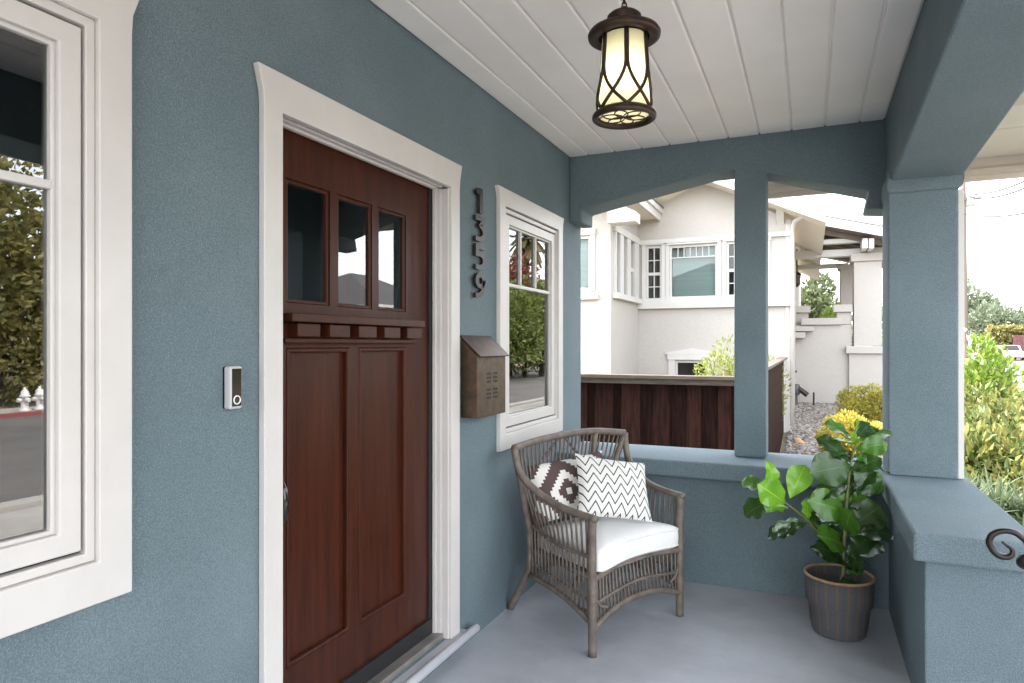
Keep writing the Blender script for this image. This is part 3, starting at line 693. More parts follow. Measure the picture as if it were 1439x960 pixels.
def fig_leaf(base, tip, wid, tone, roll=0., droop=.15, cup=.12):
    """obovate leaf from base to tip; wid = full width / length"""
    a, t = Vector(base), Vector(tip); ax = t - a; ln = ax.length; ax.normalize()
    view = Vector(CAM) - a; view.normalize()
    nrm = (view + Vector((0, 0, .9))); nrm = (nrm - ax * nrm.dot(ax)).normalized()
    sd = ax.cross(nrm).normalized()
    q = Matrix.Rotation(roll, 3, ax); nrm = q @ nrm; sd = q @ sd
    nl, nw = 10, 6; vs = []; uvs = []
    for i in range(nl + 1):
        s_ = i / nl
        hw = wid * ln * .5 * (math.sin(math.pi * min(1, s_ ** 1.25)) ** .62) * (.62 + .45 * s_) if 0 < s_ < 1 else .002
        for j in range(nw + 1):
            v = -1 + 2 * j / nw
            p = a + ax * (ln * s_) + sd * (hw * v) + nrm * (ln * (droop * 4 * s_ * (1 - s_) * .5 + cup * (v * v) * hw / ln * 1.2) + .009 * math.sin(s_ * 17 + v * 2 + base[0] * 90) * abs(v))
            vs.append(p); uvs.append((.5 + v * .5, s_))
    fs = [(i * (nw + 1) + j, i * (nw + 1) + j + 1, (i + 1) * (nw + 1) + j + 1, (i + 1) * (nw + 1) + j) for i in range(nl) for j in range(nw)]
    o = MB().add(vs, fs).build('leaf', FIGM[tone], fig, smooth=True)
    uvl = o.data.uv_layers.new(name='UVMap')
    for lo in o.data.loops: uvl.data[lo.index].uv = uvs[lo.vertex_index]
    return o
# base pixel, tip pixel, depth of base / tip from the stem, width ratio, tone, roll
LV = [((1202, 612), (1160, 588), 0, -.03, .52, 1, .3), ((1203, 610), (1206, 590), 0, -.08, .85, 2, 0), ((1205, 612), (1251, 600), 0, .02, .52, 1, -.35), ((1203, 622), (1246, 615), -.01, -.06, .62, 1, .5),
      ((1199, 616), (1183, 612), 0, -.10, .8, 2, .4), ((1204, 606), (1222, 588), 0, .10, .6, 0, .2),
      ((1200, 640), (1160, 648), 0, .02, .36, 0, .7), ((1197, 655), (1146, 664), 0, -.06, .62, 0, -.5), ((1198, 650), (1170, 634), 0, .06, .5, 0, .3), ((1199, 648), (1243, 664), 0, .0, .40, 0, -.6),
      ((1198, 655), (1228, 690), 0, -.05, .62, 0, .2), ((1197, 665), (1236, 682), 0, .05, .45, 1, .4), ((1193, 680), (1154, 698), 0, -.03, .55, 0, .2), ((1193, 690), (1180, 660), 0, .10, .7, 0, -.2),
      ((1190, 722), (1142, 706), 0, -.07, .55, 1, -.5), ((1192, 700), (1220, 672), 0, .06, .6, 0, .5), ((1192, 706), (1216, 694), 0, -.05, .45, 1, .3),
      ((1190, 748), (1196, 722), -.02, -.11, .95, 1, .1), ((1192, 745), (1232, 716), 0, -.02, .78, 0, .3), ((1192, 748), (1247, 752), 0, -.03, .62, 0, -.2), ((1188, 742), (1148, 724), 0, .05, .6, 0, .4),
      ((1188, 770), (1153, 755), 0, -.10, .55, 1, -.3), ((1188, 790), (1152, 772), 0, -.05, .62, 0, .1), ((1190, 785), (1234, 768), 0, .0, .58, 0, -.2), ((1187, 796), (1166, 790), 0, -.10, .75, 0, .3), ((1188, 798), (1212, 790), 0, -.07, .7, 0, .2),
      ((1186, 812), (1190, 836), -.03, -.13, 1.0, 0, .1), ((1189, 758), (1160, 742), 0, .08, .6, 0, .1),
      # side branch
      ((1104, 708), (1070, 684), 0, -.05, .62, 2, -.7), ((1088, 696), (1079, 655), 0, -.02, .40, 2, .5), ((1110, 700), (1129, 660), 0, .02, .58, 2, .2), ((1075, 690), (1046, 678), 0, .05, .85, 1, .3),
      ((1086, 704), (1052, 722), 0, .03, .72, 0, .1), ((1135, 732), (1137, 704), 0, -.03, .42, 2, -.5), ((1128, 728), (1092, 746), 0, -.03, .42, 1, .6), ((1134, 735), (1100, 752), 0, .02, .45, 0, .2), ((1120, 735), (1084, 754), 0, .07, .4, 0, .1),
      ((1108, 712), (1080, 718), 0, -.07, .55, 2, .3), ((1146, 747), (1144, 722), 0, .06, .5, 0, .2)]
for (b0, t0, d0, d1, wr, tn, ro) in LV:
    if b0[1] < 625: b0, t0 = (b0[0], b0[1] + 9), (t0[0], t0[1] + 9)
    k_ = 1.04 if b0[1] < 634 else 1.16; t1 = (b0[0] + (t0[0] - b0[0]) * k_, b0[1] + (t0[1] - b0[1]) * k_)
    fig_leaf(fp(*b0, d0), fp(*t1, d1), wr * 1.30, tn, ro)
for k in range(16):                                        # inner leaves round the main stem, facing away or half hidden
    a = 2.4 * k + .8; py = 640 + 11 * k; b0 = np.array(fp(1196 - (py - 640) * .045, py)); L_ = .13 + .05 * ((k * 7) % 5) / 4
    fig_leaf(b0, b0 + np.array([math.cos(a) * L_, abs(math.sin(a)) * L_ * .5 - .02, .02 + .05 * ((k * 3) % 4 - 1)]), .72, 0 if k % 3 else 1, .3 * math.sin(k))


# ================================================================== NEIGHBOUR'S HOUSE
YA, YB = 14.0, 16.54
XS = -2.405; XE = 1.13
nb = thing('neighbour_house', 'cream stucco house with white trimmed windows and chunky porch pillars beyond the fence', 'house')
def yb(px, py, y=YB): p = at_y(px, py, y); return p[0], p[2]
def rect(px0, py0, px1, py1, y=YB):
    a = at_y(px0, (py0 + py1) / 2, y); b_ = at_y(px1, (py0 + py1) / 2, y)
    return a[0], b_[0], at_y((px0 + px1) / 2, py1, y)[2], at_y((px0 + px1) / 2, py0, y)[2]
SGLASS = glass_mat('side_glass', 1.12, (.86, .92, .90))
NGLASS = glass_mat('neighbour_glass', 1.42, (.93, .96, .95))
BLIND = mat('pale_blind', (.34, .41, .41), .8, (.29, .36, .36), 2., stretch=(.2, .2, 12))
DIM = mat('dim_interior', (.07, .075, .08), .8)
HB = [rect(908, 346, 930, 422), rect(941, 344, 1008, 419), rect(1021, 340, 1043, 417), rect(1055, 340, 1076, 417)]
HBASE = rect(949, 507, 994, 560)
HB_all = HB + [HBASE]
HA = [(lambda r: (r[0], r[1], r[2], r[3]))(rect(790, 333, 830, 408, YA))]
mbw = MB()
GA, GB = 5.2, 5.6                                            # tops of the gable walls, hidden under the roofs
holed(mbw, 'y', YA, -8.0, XS, -.8, 4.56, HA, .12)
mbw.build('wall', NCREAM, nb)
mbw = MB()
zs0, zs1 = at_x(880, 408, XS)[2], at_x(880, 333, XS)[2]
ysd = [(at_x(a, 370, XS)[1], at_x(b_, 370, XS)[1]) for a, b_ in ((864, 869), (874, 879), (884, 890))]
HS = [(a, b_, at_x(872, 413, XS)[2], at_x(872, 332, XS)[2]) for a, b_ in ysd]
holed(mbw, 'x', XS, YA, YB, -.8, 4.56, HS, -.10)
mbw.build('wall', NCREAM, nb)
mbw = MB(); holed(mbw, 'y', YB, XS, XE, -.8, 4.25, HB_all, .12)
pk = (at_y(984, 262, YB)[0], at_y(984, 256, YB)[2])          # gable peak
mbw.add([(XS, YB, 4.25), (XE, YB, 4.25), (XE, YB, 4.30), (pk[0], YB, pk[1] + .05), (XS, YB, 4.60)], [(0, 1, 2, 3, 4)])
mbw.build('wall', NCREAM, nb)
MB().add([(XE, YB, -.8), (XE, 34, -.8), (XE, 34, 4.3), (XE, YB, 4.3)], [(0, 1, 2, 3)]).build('wall', NCREAM, nb)
MB().box(-8, XE - .02, YB + .9, YB + .92, -.8, 4.2).build('dark_backing', DIM, nb)  # dark sheet standing in for the unlit rooms behind the panes

def nwin(r, y, mode, surround=.10):
    x0, x1, z0, z1 = r
    wn_ = empty('window', (0, 0, 0), nb); t = .05
    mb = MB()
    mb.box(x0 - surround, x0, y - .04, y + .02, z0 - .02, z1 + .02).box(x1, x1 + surround, y - .04, y + .02, z0 - .02, z1 + .02)
    mb.box(x0 - surround - .02, x1 + surround + .02, y - .06, y + .02, z1 + .021, z1 + .15)
    mb.build('surround', NTRIM, wn_)
    f = MB(); f.box(x0, x0 + t, y + .01, y + .08, z0, z1).box(x1 - t, x1, y + .01, y + .08, z0, z1).box(x0 + t, x1 - t, y + .01, y + .08, z1 - t, z1).box(x0 + t, x1 - t, y + .01, y + .08, z0, z0 + t)
    f.build('sash', NTRIM, wn_)
    if mode == 'double':
        zm = (z0 + z1) / 2 - .02
        box('meeting_rail', NTRIM, wn_, x0 + t, x1 - t, y + .005, y + .075, zm - .035, zm + .035)
        xm = (x0 + x1) / 2
        for a, b_ in ((z0 + t, zm - .035), (zm + .035, z1 - t)):
            box('muntin', NTRIM, wn_, xm - .011, xm + .011, y + .022, y + .06, a, b_)
            zz = (a + b_) / 2
            for p, q in ((x0 + t, xm - .011), (xm + .011, x1 - t)): box('muntin', NTRIM, wn_, p, q, y + .023, y + .06, zz - .011, zz + .011)
    if mode == 'picture':
        zm = z1 - t - (z1 - z0) * .19
        box('muntin', NTRIM, wn_, x0 + t, x1 - t, y + .015, y + .06, zm - .014, zm + .014)
        for k in range(1, 7):
            xm = x0 + t + (x1 - x0 - 2 * t) * k / 7; box('muntin', NTRIM, wn_, xm - .010, xm + .010, y + .022, y + .06, zm + .014, z1 - t)
    box('pane', NGLASS, wn_, x0 + t, x1 - t, y + .064, y + .068, z0 + t, z1 - t)
    if mode in ('picture', 'plain'): box('blind', BLIND, wn_, x0 + .01, x1 - .01, y + .20, y + .21, z0, z1)
    return wn_
for r, md in zip(HB, ('double', 'picture', 'double', 'double')): nwin(r, YB, md)
nwin(HA[0], YA, 'plain')
wb = nwin(HBASE, YB, 'dark', .16)
x0, x1, z0, z1 = HBASE
MB().prism([(x0 - .24, YB - .065, z1 + .152), (x1 + .24, YB - .065, z1 + .152), (x1 + .22, YB - .065, z1 + .20), ((x0 + x1) / 2, YB - .065, z1 + .30), (x0 - .22, YB - .065, z1 + .20)], (0, .085, 0)).build('pediment', NTRIM, wb)
sw = empty('window', (0, 0, 0), nb)
box('dark_backing', DIM, nb, XS - .42, XS - .40, YA + .3, YB + .5, 1.0, 4.2)  # dark backing so the side panes look shaded inside
for (a, b_, z0, z1) in HS:
    box('pane', SGLASS, sw, XS - .06, XS - .055, a, b_, z0, z1)
zz0, zz1 = HS[0][2], HS[0][3]
box('meeting_rail', NTRIM, sw, XS - .05, XS - .005, ysd[2][0], ysd[2][1], (zz0 + zz1) / 2 - .05, (zz0 + zz1) / 2 + .05)
ye = [YA + .25] + [q for p in ysd for q in p] + [YB - .12]
for k in range(0, 8, 2): box('mullion', NTRIM, sw, XS + .001, XS + .05, ye[k], ye[k + 1], zz0 - .02, zz1 + .02)
box('head_casing', NTRIM, sw, XS + .001, XS + .065, YA + .18, YB - .07, zz1 + .021, zz1 + .17)
box('sill', NTRIM, sw, XS + .001, XS + .12, YA + .16, YB - .125, zz0 - .14, zz0 - .021)
# string course and sill bands on the bay
zsill = at_y(960, 428, YB)[2]; zhead = at_y(960, 338, YB)[2]
box('sill_band', NTRIM, nb, XS + .002, XE + .03, YB - .12, YB - .001, zsill - .09, zsill + .04)
box('sill_band', NTRIM, nb, XS + .002, XE + .02, YB - .07, YB - .001, zsill + .042, zsill + .15)
box('head_band', NTRIM, nb, XS + .002, XE + .02, YB - .075, YB - .001, zhead - .05, zhead + .05)
box('sill_band', NTRIM, nb, -8, at_y(841, 414, YA)[0], YA - .10, YA - .001, at_y(825, 421, YA)[2], at_y(825, 414, YA)[2])
# gable roof over the bay: two thick slopes with planked underside, bargeboards proud of the wall
OV = .75
def slope(p, q, y0, y1, th, name, m, parent, dz=0):         # slab between two ridge/eave points in x-z, swept in y
    (xa, za), (xb_, zb_) = p, q
    return MB().prism([(xa, y0, za + dz), (xb_, y0, zb_ + dz), (xb_, y0, zb_ + dz + th), (xa, y0, za + dz + th)], (0, y1 - y0, 0)).build(name, m, parent)
pkx, pkz = pk
e1 = at_y(1161, 311, YB - OV); eR = (e1[0], e1[2])
k_ = (eR[1] - pkz) / (eR[0] - pkx)
nroof = empty('gable_roof', (0, 0, 0), nb)
NSH = mat('grey_shingle', (.19, .18, .17), .9, (.13, .125, .12), 7.)
eL = (pkx - (eR[0] - pkx), eR[1])
for ex_ in (eR, eL):
    slope((pkx, pkz), ex_, YB - OV + .05, 30, .05, 'soffit', NTAN, nroof)
    for j in range(5):
        yy = YB - OV + .06 + j * .15
        slope((pkx, pkz), ex_, yy, yy + .128, .016, 'soffit_plank', NTAN, nroof, -.018)
    slope((pkx, pkz), ex_, YB - OV, YB - OV + .045, .20, 'bargeboard', NTRIM, nroof, -.03)
    slope((pkx, pkz), ex_, YB - OV - .03, YB - OV - .002, .07, 'barge_trim', NTRIM, nroof, .11)
    slope((pkx, pkz + .052), (ex_[0], ex_[1] + .052), YB - OV + .05, 30, .12, 'shingles', NSH, nroof)
bx_, bz_ = yb(1098, 290)
MB().prism([(bx_ - .10, YB - .001, bz_ - .42), (bx_ - .10, YB - .001, bz_ + .12), (bx_ - .10, YB - OV + .06, bz_ + .12), (bx_ - .10, YB - OV + .06, bz_ + .0), (bx_ - .10, YB - .25, bz_ - .12)], (.16, 0, 0)).build('eave_bracket', NTRIM, nb)
# gable end of the nearer wing
XF = -1.84
wr = empty('wing_roof', (0, 0, 0), nb)
box('fascia', NTRIM, wr, XF - .05, XF, 13.45, YB - .002, 4.50, 4.815)
box('fascia_trim', NTRIM, wr, XF + .001, XF + .05, 13.42, YB - .002, 4.68, 4.80)
box('gutter', NSH, wr, XF + .002, XF + .07, 13.42, YB - .002, 4.802, 4.84)
box('soffit', NTAN, wr, -8, XF - .051, 13.50, YB - .002, 4.56, 4.60)
box('fascia', NTRIM, wr, -8, XF - .052, 13.45, 13.495, 4.50, 4.815)
MB().prism([(XF + .06, 13.40, 4.842), (-5.0, 13.40, 6.2), (-8.2, 13.40, 4.842)], (0, YB - 13.41, 0)).build('shingles', NSH, wr)
q = at_y(895, 312, YA - .30); xa = at_y(856, 300, YA - .30)[0]
MB().prism([(xa, YA - .45, q[2]), (q[0], YA - .45, q[2]), (q[0], YA - .45, q[2] + .20), (xa, YA - .45, q[2] + .50)], (0, .44, 0)).build('beam_end', NTRIM, nb)
# rain pipe at the corner
dp = empty('downspout', (0, 0, 0), nb)
px_, pz_ = yb(1113, 330)
MB().tube([(px_, YB - .06, -.4), (px_, YB - .06, pz_ + .1), (px_ + .05, YB - .10, pz_ + .28), (px_ + .75, YB - .35, pz_ + .62)], .05, 8).build('pipe', NTRIM, dp, smooth=True)
box('corner_board', NTRIM, nb, XE - .12, XE + .02, YB - .03, YB - .001, -.75, 4.2)

# --- its front porch, projecting towards the street
YP = 21.4
def pbox(name, m, parent, px0, py0, px1, py1, y0, y1, bevel=.01):
    a, b_, c, d = rect(px0, py0, px1, py1, y0)
    return box(name, m, parent, a, b_, y0, y1, c, d, bevel=bevel)
por = empty('porch', (0, 0, 0), nb)
pbox('pillar', NCREAM, por, 1200, 367, 1239, 486, YP, YP + .8)
pbox('pillar_capital', NCREAM, por, 1196, 355, 1243, 366.5, YP - .08, YP + .9)
pbox('plinth_cap', NCREAM, por, 1189, 486.5, 1244, 497, YP - .12, YP + .95)
pbox('plinth', NCREAM, por, 1193, 497.5, 1240, 575, YP - .03, YP + .85)
pbox('porch_wall', NCREAM, por, 1104, 457, 1197, 585, YP + .10, YP + .35)
pbox('wall_coping', NCREAM, por, 1126, 447, 1183, 456.5, YP + .0, YP + .42)
pbox('porch_wall', NCREAM, por, 1176, 439, 1197, 456, YP + .10, YP + .35)
pbox('wall_coping', NCREAM, por, 1171, 428, 1198, 438.5, YP + .02, YP + .42)
pbox('porch_wall', NCREAM, por, 1104, 440, 1136, 460, YP + .55, YP + .8)
pbox('wall_coping', NCREAM, por, 1104, 430, 1139, 439.5, YP + .45, YP + .9)
pbox('step_coping', NCREAM, por, 1104, 459, 1143, 465.5, YP - .25, YP + .09)
pbox('step_coping', NCREAM, por, 1104, 467, 1131.5, 475, YP - .35, YP + .09)
pbox('rear_pillar', NCREAM, por, 1181, 378, 1200, 432, YP + 3.2, YP + 4.0)
pbox('rear_capital', NCREAM, por, 1178, 371, 1202, 377.5, YP + 3.1, YP + 4.1)
pbox('architrave', NTRIM, por, 1090, 351, 1245, 361, YP + .15, YP + .5)
pbox('beam', NTRIM, por, 1090, 337, 1216, 343.5, YP - .20, YP + .05)
for a in (1212, 1221): pbox('beam_end', NTRIM, por, a, 335, a + 7.5, 349, YP - .8, YP + .1)
pbox('beam', NTRIM, por, 1120, 371, 1192, 377, YP + 3.15, YP + 3.5)
pbox('beam', NTRIM, por, 1090, 322, 1146, 331, YP - 1.6, YP - 1.3)
ra = at_y(1150, 309, YP - .9); rb_ = at_y(1275, 331, YP - .9); zc_ = ra[2] + (ra[0] - (-1.0)) * (ra[2] - rb_[2]) / (rb_[0] - ra[0])
pr_ = empty('porch_roof', (0, 0, 0), nb)
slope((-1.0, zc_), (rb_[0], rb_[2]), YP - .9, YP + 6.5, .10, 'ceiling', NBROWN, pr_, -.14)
slope((-1.0, zc_), (rb_[0], rb_[2]), YP - .96, YP - .91, .24, 'fascia', NTRIM, pr_, -.14)
slope((-1.0, zc_), (rb_[0], rb_[2]), YP - .95, YP + 6.6, .05, 'shingles', NSH, pr_, .105)
for j in range(6):
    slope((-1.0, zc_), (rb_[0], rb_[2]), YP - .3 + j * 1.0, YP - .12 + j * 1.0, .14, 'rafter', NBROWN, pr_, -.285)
# porch lamp and the gas meter by the corner
nl = thing('porch_lamp', 'small black lamp hanging under the neighbouring porch roof', 'lamp')
lp = at_y(1120, 395, YP + 1.0); ltop = at_y(1120, 366, YP + 1.0)[2]
MB().lathe([(0, .30), (.10, .24), (.16, .18), (.12, .17), (.10, -.10), (.05, -.16), (0, -.2)], 8, lp).build('lamp_body', IRON, nl)
MB().tube([(lp[0], lp[1], lp[2] + .28), (lp[0], lp[1], ltop + .5)], .02, 6).build('lamp_stem', IRON, nl)
gm = thing('gas_meter', 'grey gas meter with black pipes at the corner of the cream house', 'gas meter')
gp = at_y(1121, 550, 20.9); gx, gy = gp[0], gp[1]; gz0 = float(gz(gx, gy)); DG = mat('meter_grey', (.10, .10, .105), .5, (.06, .06, .065), 9.)
MB().tube([(gx - .17, gy, gz0), (gx - .17, gy, gz0 + .55), (gx - .17, gy, gz0 + .95), (gx - .02, gy, gz0 + .97)], .04, 8).build('riser_pipe', DG, gm)
MB().tube([(gx - .05, gy - .02, gz0), (gx - .05, gy - .02, gz0 + .5)], .05, 8).build('riser_pipe', DG, gm)
MB().lathe([(0, .28), (.10, .30), (.13, .40), (.13, .50), (.10, .60), (0, .62)], 14, (gx - .05, gy - .06, gz0)).build('meter_body', DG, gm, smooth=True)
MB().tube([(gx + .0, gy - .1, gz0 + .50), (gx + .26, gy - .1, gz0 + .30)], .075, 10).build('regulator', IRON, gm)
MB().tube([(gx + .42, gy, gz0), (gx + .42, gy, gz0 + .38)], .025, 6).build('vent_pipe', IRON, gm)

# ================================================================== FENCES
YF = 6.85
ztop = at_y(920, 533, YF)[2]
fen = thing('wood_fence', 'dark brown board fence with weathered cap rail behind the porch parapet', 'fence')
xr = at_y(1046, 560, YF)[0]; x = -4.2; k = 0
while x < xr - .01:
    wd = random.choice((.125, .145, .175, .205)); wd = max(.05, min(wd, xr - x + .026))
    d = (k % 2) * .026 + random.uniform(-.0008, .0008)
    o = MB().box(x, x + wd - .006, YF + d, YF + d + .02, -.62, ztop).build('board', FENCES[random.choice((1, 2, 2, 3)) if k % 2 == 0 else random.choice((0, 0, 1))], fen, bevel=.003)
    x += wd - .022; k += 1
box('cap_rail', FCAP, fen, -4.2, xr + .06, YF - .055, YF + .11, ztop + .004, ztop + .042, bevel=.004)
box('top_board', FCAP, fen, -4.2, xr + .02, YF - .040, YF - .012, ztop - .050, ztop + .003, bevel=.004)
for xx in np.arange(-4.1, xr, 2.2): box('fence_post', FENCES[0], fen, xx, xx + .09, YF + .05, YF + .14, -.62, ztop)
fs_ = thing('side_fence', 'red brown board fence running back to the corner of the cream house', 'fence')
fx = 1.0; y = 7.05; k = 0
while y < 15.9:
    wd = .165; o = MB().box(-.011, .011, 0, wd - .008, 0, 1.74).build('board', FENCES[1 + (k % 2)], fs_, bevel=.003) if k < 2 else src2[k % 2].copy()
    if k < 2: src2 = [o] if k == 0 else src2 + [o]
    else: COL.objects.link(o)
    o.location = (fx + (k % 2) * .018 - .04 * (y - 7) / 9, y, -.60); y += wd; k += 1
box('cap_rail', FCAP, fs_, fx - .10, fx + .07, 7.0, 15.95, 1.142, 1.18, bevel=.004)
box('end_post', TRIM, fs_, fx - .08, fx + .10, 15.98, 16.16, -.62, 1.16)

# ================================================================== PLANTS
def leaf_cloud(P, Dn, size, asp, fold=.25):
    """one folded four-corner leaf per point; P (n,3) bases, Dn (n,3) directions"""
    n = len(P); Dn = Dn / (np.linalg.norm(Dn, axis=1, keepdims=True) + 1e-9)
    r = RNG.normal(size=(n, 3)); s_ = np.cross(Dn, r); s_ /= np.linalg.norm(s_, axis=1, keepdims=True) + 1e-9; nn = np.cross(s_, Dn)
    L_ = (size * RNG.uniform(.65, 1.3, n))[:, None]
    a = P; c = P + Dn * L_ - nn * L_ * .10; mid = P + Dn * L_ * .48 + nn * L_ * .0
    b_ = mid + s_ * L_ * asp * .5 + nn * L_ * fold * asp; d = mid - s_ * L_ * asp * .5 + nn * L_ * fold * asp
    V = np.stack([a, b_, c, d], 1).reshape(-1, 3); I = np.arange(n)[:, None] * 4
    T = np.concatenate([I + [0, 1, 2], I + [0, 2, 3]], 1).reshape(-1, 3)
    return V, T
def np_mesh(name, V, T, m, parent=None):
    me = bpy.data.meshes.new(name); me.vertices.add(len(V)); me.vertices.foreach_set('co', V.astype(np.float32).ravel())
    k = T.shape[1]; me.loops.add(T.size); me.loops.foreach_set('vertex_index', T.astype(np.int32).ravel())
    me.polygons.add(len(T)); me.polygons.foreach_set('loop_start', np.arange(0, T.size, k, dtype=np.int32)); me.polygons.foreach_set('loop_total', np.full(len(T), k, np.int32))
    me.update(calc_edges=True); me.validate(); me.materials.append(m)
    o = bpy.data.objects.new(name, me); COL.objects.link(o)
    if parent: o.parent = parent
    return o
def lumps(c, rx, ry, rz, nl, n, spread=.62, lo=-.55, rk=1.):
    """points on the outside of many overlapping clumps filling an ellipsoid"""
    cs = RNG.normal(size=(nl, 3)); cs /= np.linalg.norm(cs, axis=1, keepdims=True); cs *= RNG.uniform(.25, 1, (nl, 1)) ** .5 * spread
    cs[:, 2] = np.maximum(cs[:, 2], lo); rr = RNG.uniform(.26, .46, nl) * rk; i = RNG.integers(0, nl, n)
    d = RNG.normal(size=(n, 3)); d /= np.linalg.norm(d, axis=1, keepdims=True)
    p = cs[i] + d * (rr[i] * RNG.uniform(.75, 1.02, n))[:, None]
    out = d * .8 + cs[i] * .6 + np.array([0, 0, .35])
    return p * np.array([rx, ry, rz]) + np.array(c), out
BARK = mat('bark', (.085, .065, .05), .9, (.045, .035, .028), 8., .5, 20, .02)
def shrub(name, label, cat, c, r, m, n, size, asp, nl=26, group=None, stems=5, flower=None, rk=1., spread=.62):
    """c = point on the ground, r = (rx, ry, height/2)"""
    t = thing(name, label, cat, group)
    cc = (c[0], c[1], c[2] + r[2] * 1.02)
    P, D_ = lumps(cc, r[0], r[1], r[2], nl, n, spread, rk=rk); P[:, 2] = np.maximum(P[:, 2], c[2] + .02)
    V, T = leaf_cloud(P, D_ + RNG.normal(size=P.shape) * .55, size, asp); np_mesh('foliage', V, T, m, t)
    for k in range(stems):
        a = 2 * math.pi * k / stems + .4; q = np.array([cc[0] + r[0] * .6 * math.cos(a), cc[1] + r[1] * .6 * math.sin(a), cc[2] + r[2] * .35])
        MB().tube([(c[0] + .03 * math.cos(a), c[1] + .03 * math.sin(a), c[2] - .02), ((c[0] + q[0]) / 2, (c[1] + q[1]) / 2, c[2] + r[2] * .7), q], [.022, .015, .006], 6).build('stem', BARK, t)
    if flower:
        P, D_ = lumps(cc, r[0] * 1.06, r[1] * 1.06, r[2] * 1.06, nl, flower[1]); P[:, 2] = np.maximum(P[:, 2], c[2] + .1)
        V, T = leaf_cloud(P, D_, flower[2], .8); np_mesh('blossoms', V, T, flower[0], t)
    return t
def blades(name, label, c, n, length, wd, m, group, spread=.5):
    t = thing(name, label, 'plant', group); V = []; Fc = []
    tufts = [(c[0] + RNG.normal() * spread * .5, c[1] + RNG.normal() * spread * .5) for _ in range(9)]
    for k in range(n):
        tx, ty = tufts[k % 9]; a = RNG.uniform(0, 2 * math.pi); lean = RNG.uniform(.15, .95); L_ = length * RNG.uniform(.6, 1.1)
        d = np.array([math.cos(a), math.sin(a), 0]); s_ = np.array([-d[1], d[0], 0]); o = len(V); h0 = c[2] + RNG.uniform(.15, .62) * length
        for i, u in enumerate((0, .35, .7, 1)):
            p = np.array([tx, ty, h0]) + d * (L_ * .7 * lean * u) + np.array([0, 0, L_ * .62 * (u * (1.15 - .45 * lean) - .55 * lean * u * u)])
            w_ = wd * (1, 1.1, .75, .06)[i] * .5
            V += [p - s_ * w_, p + s_ * w_ + np.array([0, 0, wd * .15])]
        Fc += [(o + 2 * i, o + 2 * i + 1, o + 2 * i + 3, o + 2 * i + 2) for i in range(3)]
    np_mesh('foliage', np.array(V), np.array(Fc), m, t)
    for tx, ty in tufts: MB().tube([(tx, ty, c[2] - .05), (tx, ty, c[2] + .6 * length)], [.02, .012], 5).build('stem', BARK, t)
    return t
YEL = leaf_mat('golden_leaf', (.58, .48, .09), (.40, .38, .08)); YELG = leaf_mat('olive_gold_leaf', (.46, .40, .07), (.24, .25, .05))
GOLDG = leaf_mat('variegated_leaf', (.38, .35, .11), (.075, .135, .035)); LIME = leaf_mat('lime_leaf', (.28, .37, .055), (.13, .22, .04))
NAND = leaf_mat('fresh_leaf', (.40, .42, .10), (.18, .24, .05)); SILV = leaf_mat('silver_green_blade', (.30, .35, .20), (.10, .16, .07), .5)
GRN = leaf_mat('street_leaf', (.17, .24, .06), (.26, .28, .08)); DGRN = leaf_mat('dark_leaf', (.08, .12, .045), (.13, .16, .06)); REDL = leaf_mat('red_leaf', (.36, .10, .08), (.22, .13, .06)); OLIV = leaf_mat('olive_leaf', (.34, .29, .10), (.17, .18, .06))
PINKF = leaf_mat('pale_blossom', (.75, .60, .58), (.68, .62, .50)); FARG = leaf_mat('far_leaf', (.13, .17, .10), (.20, .23, .15))
def G(px, y): p = at_y(px, 500, y); return (p[0], y, float(gz(p[0], y)))
# yellow mounds on the gravel
c = G(1207, 12.6); shrub('golden_shrub', 'bright yellow clipped shrub mound on the gravel', 'shrub', c, (.66, .60, .47), YEL, 13000, .055, .5, 90, rk=.55, spread=.85)
c = G(1222, 17.2); shrub('golden_shrub', 'olive gold clipped shrub in front of the cream pillar', 'shrub', c, (.80, .70, .47), YELG, 11000, .06, .5, 90, rk=.55, spread=.85)
c = G(1228, 9.4); shrub('low_plant', 'small pale grassy plant at the edge of the gravel bed', 'plant', c, (.30, .3, .13), SILV, 900, .10, .25, 16)
c = G(1024, 13.2); nh = (at_y(1024, 466, 13.2)[2] - c[2]) / 2; shrub('nandina_shrub', 'loose yellow green shrub rising above the brown fence', 'shrub', c, (.80, .55, nh), NAND, 4200, .085, .36, 30)
c = G(1083, 15.0); shrub('nandina_shrub', 'small sprawling shrub at the end of the red brown fence', 'shrub', c, (.42, .35, .95), NAND, 1100, .085, .36, 14)
c = G(1104, 9.6); shrub('weed', 'tiny green weed at the foot of the side fence', 'plant', (c[0] + .22, c[1], c[2]), (.16, .16, .07), LIME, 260, .06, .45, 8, stems=2)
# the bed beside the street-side pier
for px, py, y, lab in ((1418, 742, 4.35, 'silver green strappy plant overhanging the pier cap'), (1376, 676, 5.3, 'silver green strappy plant behind the white corner board'), (1432, 690, 5.1, 'silver green strappy plant between pier cap and golden shrubs'), (1470, 760, 4.2, 'silver green strappy plant beside the iron handrail')):
    p = at_y(px, py, y); blades('strappy_plant', lab, (p[0], y, p[2] - .42), 620, .46, .016, SILV, 'strappy plants in the bed', .34)
for px, py, y, r_, lab in ((1398, 615, 6.6, (.55, .5), 'variegated gold shrub just behind the strappy plants'), (1440, 590, 7.0, (.6, .5), 'variegated gold shrub nearest the road'), (1368, 580, 8.0, (.5, .6), 'variegated gold shrub close to the white corner board'), (1398, 552, 8.5, (.5, .6), 'pale gold shrub in front of the flowering bush')):
    p = at_y(px, py - 22, y); gzz = float(gz(p[0], y)); hh = (p[2] - gzz) / 2
    shrub('variegated_shrub', lab, 'shrub', (p[0], y, gzz), (r_[0], r_[1], hh * 1.0), GOLDG, 4600, .095, .40, 60, rk=.62, spread=.80)
